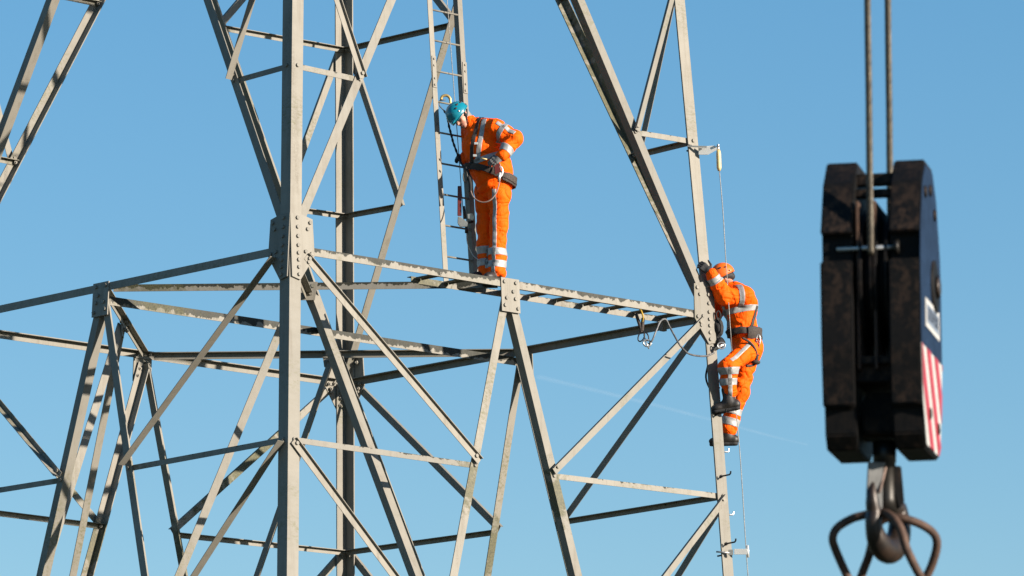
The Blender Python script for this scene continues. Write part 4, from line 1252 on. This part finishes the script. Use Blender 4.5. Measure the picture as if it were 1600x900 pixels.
# shoulder-to-waist braces of tape on the front
a_, b_ = W(752, 192, -0.2), W(738, 262, -0.2)
stripe('reflective_band', jam, W(762, 192), W(751, 258), Vector((-0.2, -1, 0.1)), 0.05, 0.30, RB, r1)
for s_ in 'LR':
    band('reflective_band', trm, J['knee'+s_], J['ank'+s_], 0.42, 0.57, 0.135, RB, r1)
    band('reflective_band', trm, J['knee'+s_], J['ank'+s_], 0.68, 0.83, 0.135, RB, r1)
stripe('reflective_band', trm, J['hipL'] + Vector((0, 0, 0.02)), J['kneeL'], Vector((-0.45, -0.9, 0)), 0.042, 0.15, RB, r1)
stripe('reflective_band', trm, J['kneeL'], J['ankL'], Vector((-0.45, -0.9, 0)), 0.042, 0.14, RB, r1)
# harness
belt_c = W(769, 273); bu = (W(745, 262)-W(800, 287)).normalized(); bn_ = orth(Vector((0.36, 0, 1)), Vector((0, 1, 0)))
belt = wrap('harness_belt', jam, [(belt_c + bn_*0.030, bn_), (belt_c - bn_*0.035, -bn_)], MAT['brown_web'], r1, 0.020, 0.020, keep=lambda c, n: (c-belt_c).length < 0.40 and not ((c-J['wrL']).length < 0.085))
pad_c = W(793, 283)
wrap('belt_pad', jam, [(pad_c + bn_*0.038, bn_), (pad_c - bn_*0.045, -bn_), (W(783, 280), Vector((-1, 0, 0)))], MAT['brown_web'], r1, 0.024, 0.010, keep=lambda c, n: (c-belt_c).length < 0.40)
stripe('shoulder_strap', jam, W(757, 186), W(742, 268), Vector((-0.35, -1, 0.1)), 0.042, 0.30, MAT['brown_web'], r1, 0.009)
stripe('leg_strap', trm, W(752, 284), W(744, 306), Vector((-0.3, -1, 0)), 0.045, 0.2, MAT['black_web'], r1, 0.012)
# gloves
gl = Body(); hand(gl, J['wrL'] - gdL*0.02, gdL, Vector((0.25, -0.75, 0.6)), Vector((-0.5, -0.2, 0.5)), 0.55); gl.limb(J['wrL']-gdL*0.035, J['wrL']+gdL*0.03, 0.040, 0.036, 0.02)
part('glove', gl, 0.0055, MAT['glove_grey'], r1, 1)
gr = Body(); hand(gr, J['wrR'], gdR, Vector((-0.2, -0.8, 0.55)), Vector((0.0, -0.3, 0.9)), 1.15, L=0.165); gr.limb(J['wrR']-gdR*0.03, J['wrR']+gdR*0.04, 0.042, 0.036, 0.02)
part('glove', gr, 0.0055, MAT['glove'], r1, 1)
# boots on the walkway
for s_ in 'LR':
    Bb, Sb = boot_body(J['ank'+s_] + Vector((0, 0, 0.02)), Vector((-0.85, -0.5, 0)) if s_ == 'R' else Vector((-0.6, -0.8, 0)), Vector((0, 0, 1)))
    bt = part('boot', Bb, 0.008, MAT['boot'], r1); so = part('sole', Sb, 0.007, MAT['sole'], r1); so.parent = bt
# cords and clips of the harness
tube('lanyard_loop', smooth_path([W(735, 296, -0.25), W(739, 307, -0.30), W(747, 314, -0.34), W(757, 316, -0.36), W(767, 312, -0.37), W(775, 302, -0.36), W(780, 286, -0.34), W(782, 268, -0.32), W(781, 256, -0.30)], 7), 0.0075, MAT['cord_pink'], r1, 8)
tube('hose', smooth_path([W(728, 262, -0.2), W(732, 275, -0.24), W(735, 288, -0.26), W(735, 300, -0.25)], 6), 0.018, MAT['black_web'], r1, 8)
tube('carabiner', [W(727+4*math.cos(a)*0.8, 276+9*math.sin(a), -0.25) for a in [2*PI*k/16 for k in range(16)]], 0.006, MAT['shank'], r1, 6, closed=True)
tube('carabiner', [W(782+3.5*math.cos(a), 268+8*math.sin(a), -0.34) for a in [2*PI*k/16 for k in range(16)]], 0.007, MAT['alu'], r1, 6, closed=True)
tube('rope_grab', [W(781, 270, -0.35), W(780, 282, -0.36)], [0.018, 0.012], MAT['alu'], r1, 8)
prism('descender', [(-0.035, 0.07), (0.03, 0.06), (0.035, -0.05), (-0.02, -0.07)], rt, up, -fw, 0.03, MAT['red_brown'], r1, W(776, 262, -0.36), bevel=0.006)
prism('buckle', [(-0.02, 0.012), (0.02, 0.012), (0.02, -0.012), (-0.02, -0.012)], rt, up, -fw, 0.008, MAT['alu'], r1, W(744, 224, -0.235), bevel=0.002)
prism('buckle', [(-0.02, 0.012), (0.02, 0.012), (0.02, -0.012), (-0.02, -0.012)], rt, up, -fw, 0.008, MAT['alu'], r1, W(742, 243, -0.235), bevel=0.002)
tube('tool_handle', [W(751, 247, -0.43), W(761, 249, -0.43)], 0.007, MAT['cream'], r1, 8)
# scaffold hook on the rung beside the helmet, and its black lanyard
rung_z = 2.93 - 0.332*4
sk = empty('scaffold_hook', at(693, 153, -1.78))
tag(sk, 'gold scaffold hook clipped over a ladder rung left of the teal helmet', 'hook')
def SK(px, py, Y=-1.80): return rel(sk, at(px, py, Y))
tube('hook_arc', smooth_path([SK(689, 156), SK(691, 151), SK(697, 149), SK(702, 152), SK(704, 158), SK(703, 164)], 6), [0.010]+[0.015]*29+[0.018], MAT['gold'], sk, 9)
tube('gate', smooth_path([SK(687, 157), SK(686.5, 164), SK(689, 168), SK(694, 173)], 5), 0.006, MAT['latch'], sk, 8)
tube('gate_arm', [SK(687, 157), SK(696, 156)], 0.006, MAT['latch'], sk, 8)
ly = tube('black_lanyard', smooth_path([at(694, 173, -1.80), at(699, 182, -1.86), at(701.5, 197, -1.93), at(705, 210, -1.96), at(708, 222, -1.98), at(713, 236, -2.02), at(719, 252, -2.08), at(727, 264, -2.2)], 6), [0.009+0.005*math.sin(i*0.9)**2 for i in range(43)], MAT['black_web'], None, 8)
tag(ly, 'black elasticated lanyard from the gold hook down to the standing worker', 'lanyard')

# ------------------------------------------------------------------ the climber
Y2 = -0.15
def V(px, py, dy=0.0): return at(px, py, Y2+dy)
r2 = bpy.data.objects.new('person', None); r2.empty_display_size = 0.2; link(r2)
tag(r2, 'worker in orange suit and orange helmet climbing the right leg of the tower', 'person')
Q = dict(pel=V(1166, 536, 0.05), waist=V(1160, 514, 0.04), chest=V(1153, 478, 0.03), neck=V(1146, 453, 0.0),
         hipL=V(1166, 549, -0.08), hipR=V(1168, 553, 0.14), kneeL=V(1137, 574, -0.30), ankL=V(1140, 630, -0.25), kneeR=V(1157, 612, 0.14), ankR=V(1138, 684, 0.14),
         shL=V(1163, 463, -0.12), shR=V(1138, 464, 0.24), elL=V(1131, 463, -0.17), wrL=V(1110, 426, -0.27), elR=V(1119, 482, 0.26), wrR=V(1111, 506, 0.14))
qc = V(1130, 434, 0.07)
qf, qu, ql = head_frame((-0.93, 0.05, -0.34), (-0.32, -0.06, 0.93))
bod = Body()
for a, b, ra, rb in (('pel', 'waist', .10, .10), ('waist', 'chest', .10, .11), ('chest', 'neck', .10, .06), ('neck', 'shL', .065, .055), ('neck', 'shR', .065, .055),
                     ('shL', 'elL', .050, .042), ('elL', 'wrL', .040, .030), ('shR', 'elR', .050, .042), ('elR', 'wrR', .040, .030),
                     ('hipL', 'kneeL', .078, .055), ('kneeL', 'ankL', .053, .040), ('hipR', 'kneeR', .078, .055), ('kneeR', 'ankR', .053, .040), ('pel', 'hipL', .10, .085), ('pel', 'hipR', .10, .085)):
    bod.limb(Q[a], Q[b], ra, rb, 0.03)
bod.limb(Q['neck'], qc - qu*0.04 - qf*0.02, 0.058, 0.056, 0.02)
bod.limb(Q['ankL'], Q['ankL'] + Vector((-0.12, 0.0, -0.04)), .035, .03).limb(Q['ankR'], Q['ankR'] + Vector((-0.12, 0, -0.04)), .035, .03)
kdL = Vector((-0.72, -0.05, 0.62)).normalized(); kdR = (V(1108, 520, 0.06)-Q['wrR']).normalized()
bod.limb(Q['wrL'], Q['wrL']+kdL*0.07, .014, .010, .01).limb(Q['wrR'], Q['wrR']+kdR*0.07, .014, .010, .01)
add_head(bod, qc, qf, qu, ql)
part('body', bod, 0.0085, MAT['skin'], r2, 1)
face_bits(r2, qc, qf, qu, ql)
h2 = helmet(r2, qc, qf, qu, ql, MAT['orange_shell'], g=1.05)
hb_ = Body().ell(qc + qu*0.004 - qf*0.012, (0.110, 0.090, 0.060), (qf, ql, qu), 0.02).ell(qc - qu*0.025 - qf*0.085, (0.040, 0.055, 0.032), (qf, ql, qu), 0.03)
hb_.cut(qc + qf*0.05, qf); hb_.cut(qc + qu*0.022, qu)
part('head_band', hb_, 0.007, MAT['glove'], r2)
chin = [qc + ql*0.090 + qu*0.01, qc + ql*0.078 - qu*0.03 + qf*0.005, qc + ql*0.062 - qu*0.075 + qf*0.03, qc + ql*0.028 - qu*0.118 + qf*0.052, qc - ql*0.028 - qu*0.118 + qf*0.052, qc - ql*0.062 - qu*0.075 + qf*0.03, qc - ql*0.088 + qu*0.01]
tube('chin_strap', smooth_path(chin, 5), 0.006, MAT['black_web'], r2, 6)
tr = Body()
for s_ in 'LR':
    tr.limb(Q['hip'+s_], Q['knee'+s_], .112, .096, 0.04, (0.012, 10.0, 3.0 if s_ == 'L' else 7.0))
    tr.limb(Q['knee'+s_], Q['ank'+s_] + Vector((0, 0, 0.15 if s_ == 'L' else 0.10)), .096, .090, 0.03, (0.012, 11.0, 6.0 if s_ == 'L' else 2.0))
tr.limb(Q['pel'], Q['hipL'], .140, .120, 0.05).limb(Q['pel'], Q['hipR'], .140, .120, 0.05).limb(Q['pel'], Q['waist'], .145, .140, 0.05)
tr.ell(V(1176, 548, 0.04), (0.11, 0.15, 0.12), None, 0.06)
tr.noise(0.009, 9.0, 5.0)
tr.cut(Q['ankL'] + Vector((0, 0, 0.075)), Vector((0.05, 0, -1)).normalized()) if False else None
trL = part('trousers', tr, 0.0095, MAT['hivis'], r2, 2)
ja = Body()
ja.limb(V(1163, 530, 0.04), Q['waist'], .148, .148, 0.05, (0.015, 11.0, 1.0), (Vector((1, 0, 0)), 1.05))
ja.limb(Q['waist'], Q['chest'], .150, .168, 0.06, (0.013, 9.0, 4.0), (Vector((1, 0, 0)), 1.0))
ja.limb(Q['chest'], V(1150, 460, 0.02), .165, .120, 0.06, (0.012, 8.0, 6.0))
ja.limb(V(1150, 460, 0.02), Q['neck'] + (qc-Q['neck'])*0.1, .090, .074, 0.05, (0.010, 14.0, 2.0))
ja.ell(V(1166, 478, 0.04), (0.12, 0.17, 0.16), None, 0.06)
for s_, e_ in (('L', 3.5), ('R', 8.5)):
    ja.limb(Q['sh'+s_].lerp(Q['neck'], 0.45), Q['sh'+s_], .092, .094, 0.05)
    ja.limb(Q['sh'+s_], Q['el'+s_], .104, .098, 0.035, (0.014, 12.0, e_))
    ja.limb(Q['el'+s_], Q['wr'+s_].lerp(Q['el'+s_], 0.05), .098, .064, 0.03, (0.012, 13.0, e_+4))
ja.noise(0.010, 10.0, 8.0)
jaL = part('jacket', ja, 0.009, MAT['hivis'], r2, 2)
band('reflective_band', jaL, Q['shL'], Q['elL'], 0.12, 0.36, 0.13, RB, r2)
band('reflective_band', jaL, Q['elL'], Q['wrL'], 0.58, 0.82, 0.115, RB, r2)
band('reflective_band', jaL, Q['chest'], Q['waist'], 0.12, 0.36, 0.235, RB, r2)
stripe('reflective_band', jaL, V(1134, 480), V(1140, 515), Vector((-0.5, -1, 0)), 0.05, 0.3, RB, r2)
for s_, (t0, t1, t2, t3) in (('L', (0.00, 0.20, 0.31, 0.50)), ('R', (0.38, 0.52, 0.60, 0.76))):
    band('reflective_band', trL, Q['knee'+s_], Q['ank'+s_], t0, t1, 0.135, RB, r2)
    band('reflective_band', trL, Q['knee'+s_], Q['ank'+s_], t2, t3, 0.135, RB, r2)
stripe('reflective_band', trL, Q['hipL'] + Vector((0, 0, 0.0)), Q['kneeL'], Vector((0.1, -0.9, 0.35)), 0.042, 0.16, RB, r2)
stripe('reflective_band', trL, Q['kneeL'], Q['ankL'], Vector((0.15, -1, 0)), 0.042, 0.15, RB, r2)
# harness of the climber
bc = V(1158, 520, 0.04); bnn = orth(Vector((-0.10, 0, 1)), Vector((0, 1, 0)))
wrap('harness_belt', jaL, [(bc + bnn*0.034, bnn), (bc - bnn*0.034, -bnn)], MAT['brown_web'], r2, 0.012, 0.014, keep=lambda c, n: (c-bc).length < 0.32)
pc_ = V(1176, 522, 0.0)
wrap('belt_pad', jaL, [(pc_ + bnn*0.052, bnn), (pc_ - bnn*0.055, -bnn), (V(1166, 520), Vector((-1, 0, 0)))], MAT['brown_web'], r2, 0.022, 0.020, keep=lambda c, n: (c-bc).length < 0.32)
stripe('back_strap', jaL, V(1180, 478, 0), V(1164, 516, 0), Vector((0.5, -1, 0)), 0.034, 0.25, MAT['brown_web'], r2, 0.008)
tube('leg_strap', smooth_path([V(1160, 528, -0.22), V(1172, 535, -0.20), V(1180, 546, -0.17), V(1182, 558, -0.12), V(1178, 570, -0.1), V(1166, 572, -0.16)], 6), 0.014, MAT['brown_web'], r2, 8)
tube('leg_strap', smooth_path([V(1186, 527, -0.06), V(1187, 540, -0.06), V(1184, 556, -0.10), V(1181, 566, -0.12)], 6), 0.012, MAT['black_web'], r2, 8)
part('strap_pad', Body().ell(V(1181, 566, -0.12), (0.05, 0.04, 0.028)), 0.007, MAT['brown_web'], r2)
tube('carabiner', [V(1185+3*math.cos(a), 531+8*math.sin(a), -0.10) for a in [2*PI*k/16 for k in range(16)]], 0.007, MAT['galv'], r2, 6, closed=True)
tube('carabiner', [V(1183+3*math.cos(a), 538+8*math.sin(a), -0.12) for a in [2*PI*k/16 for k in range(16)]], 0.007, MAT['red_brown'], r2, 6, closed=True)
# chest gear against the leg
gb = Body().ell(V(1122, 513, -0.14), (0.055, 0.06, 0.11), None, 0.03).ell(V(1125, 536, -0.17), (0.05, 0.05, 0.06), None, 0.03).noise(0.012, 18.0, 3.0)
part('gear_pouch', gb, 0.008, MAT['black_web'], r2)
tube('pouch_loop', smooth_path([V(1121, 500, -0.2), V(1119, 490, -0.2), V(1123, 486, -0.2), V(1126, 494, -0.2), V(1124, 504, -0.2)], 5), 0.008, MAT['black_web'], r2, 7)
tube('rope_grab', [V(1116, 547, -0.22), V(1130, 538, -0.24)], [0.016, 0.022], MAT['galv'], r2, 8)
tube('carabiner', [V(1127+6*math.cos(a), 540+5*math.sin(a), -0.26) for a in [2*PI*k/16 for k in range(16)]], 0.007, MAT['galv'], r2, 6, closed=True)
gl = Body(); hand(gl, Q['wrL'], kdL, Vector((0.1, -1, 0.1)), Vector((0.55, 0, 0.85)), 0.95, L=0.215, thumb=0.9); gl.limb(Q['wrL']-kdL*0.05, Q['wrL']+kdL*0.03, 0.046, 0.036, 0.02)
part('glove', gl, 0.0055, MAT['glove'], r2, 1)
gr = Body(); hand(gr, Q['wrR'], kdR, Vector((-0.6, -0.5, 0.1)), Vector((0.4, -0.4, 0.5)), 0.9); gr.limb(Q['wrR']-kdR*0.04, Q['wrR']+kdR*0.03, 0.044, 0.036, 0.02)
part('glove', gr, 0.0055, MAT['glove'], r2, 1)
for s_, fd, ud in (('L', Vector((-1.0, 0.10, -0.16)), Vector((-0.1, 0, 1))), ('R', Vector((-1.0, 0.05, -0.02)), Vector((0, 0, 1)))):
    Bb, Sb = boot_body(Q['ank'+s_] + Vector((-0.005, 0, 0.015)), fd, ud)
    bt = part('boot', Bb, 0.0075, MAT['boot'], r2); so = part('sole', Sb, 0.007, MAT['sole'], r2); so.parent = bt
# step bolts carrying the climber's boots belong to the tower

# ================================================================== ground (below the picture) 
def mat_grass():
    k = NB('meadow_grass')
    co = k.n('ShaderNodeTexCoord').outputs['Object']
    a = k.noise(co, 0.05, 4.0); b = k.noise(co, 2.5, 6.0, 0.7)
    c = k.mix(k.ramp(a, 0.35, 0.65), (0.032, 0.045, 0.014), (0.050, 0.050, 0.022))
    c = k.mix(k.ramp(b, 0.3, 0.7, 0.0, 0.6), c, (0.018, 0.028, 0.009))
    k.set(Base_Color=c, Roughness=0.9); k.bump(b, 0.6, 0.08)
    return k.m
v = []; f = []
NG = 48
rr = [0] + [3*1.28**i for i in range(38)]
for i, r_ in enumerate(rr):
    for j in range(NG):
        a = 2*PI*j/NG
        h = 0.0 if r_ < 30 else 0.15*mnoise.noise(Vector((r_*math.cos(a)*0.01, r_*math.sin(a)*0.01, 0)))
        v.append(Vector((r_*math.cos(a), r_*math.sin(a), h - 0.002)))
for i in range(len(rr)-1):
    for j in range(NG):
        f.append((i*NG+j, i*NG+(j+1) % NG, (i+1)*NG+(j+1) % NG, (i+1)*NG+j))
me = bpy.data.meshes.new('ground'); me.from_pydata([tuple(p) for p in v], [], f)
bm = bmesh.new(); bm.from_mesh(me); bmesh.ops.remove_doubles(bm, verts=bm.verts, dist=1e-4)
bmesh.ops.recalc_face_normals(bm, faces=bm.faces)
for fa in bm.faces:
    if fa.normal.z < 0: fa.normal_flip()
bm.to_mesh(me); bm.free()
tag(obj('ground', me, mat_grass()), kind='structure')
# concrete footings under the tower's legs
MAT['concrete'] = simple('concrete', (0.32, 0.30, 0.27), 0.9, 0, 0.3, 8.0, 0.3)
for c in 'NRBL':
    P = corner(c, -H_LO)
    prism('footing', [(-0.45, -0.45), (0.45, -0.45), (0.45, 0.45), (-0.45, 0.45)], Vector((1, 0, 0)), Vector((0, 1, 0)), UPV, 0.40, MAT['concrete'], tower, P - DIR[c]*0.1 + UPV*(-0.10), bevel=0.02)
# faint condensation trail far behind the climber
k = NB('thin_condensation')
tr_ = k.n('ShaderNodeBsdfTransparent'); mx_ = k.n('ShaderNodeMixShader')
tc_ = k.n('ShaderNodeTexCoord').outputs['Object']
lw = k.n('ShaderNodeLayerWeight'); lw.inputs[0].default_value = 0.5
fac = k.math('MULTIPLY', k.math('SUBTRACT', 1.0, lw.outputs['Facing']), k.ramp(k.noise(tc_, 0.004, 4.0), 0.3, 0.75, 0.008, 0.040))
k.set(Base_Color=(0.9, 0.9, 0.9), Roughness=1.0)
k.link(fac, mx_.inputs[0]); k.link(tr_.outputs[0], mx_.inputs[1]); k.link(k.b.outputs[0], mx_.inputs[2]); k.link(mx_.outputs[0], k.out.inputs['Surface'])
YC = 20000.0
pts_ = [at(838, 588, YC), at(980, 622, YC), at(1120, 658, YC), at(1200, 680, YC), at(1262, 695, YC)]
sp_ = smooth_path(pts_, 10)
o = tube('contrail', sp_, [9.0 - 6.0*i/(len(sp_)-1) for i in range(len(sp_))], k.m, None, 12)
tag(o, 'faint thin white contrail slanting down across the sky behind the climber', 'contrail')
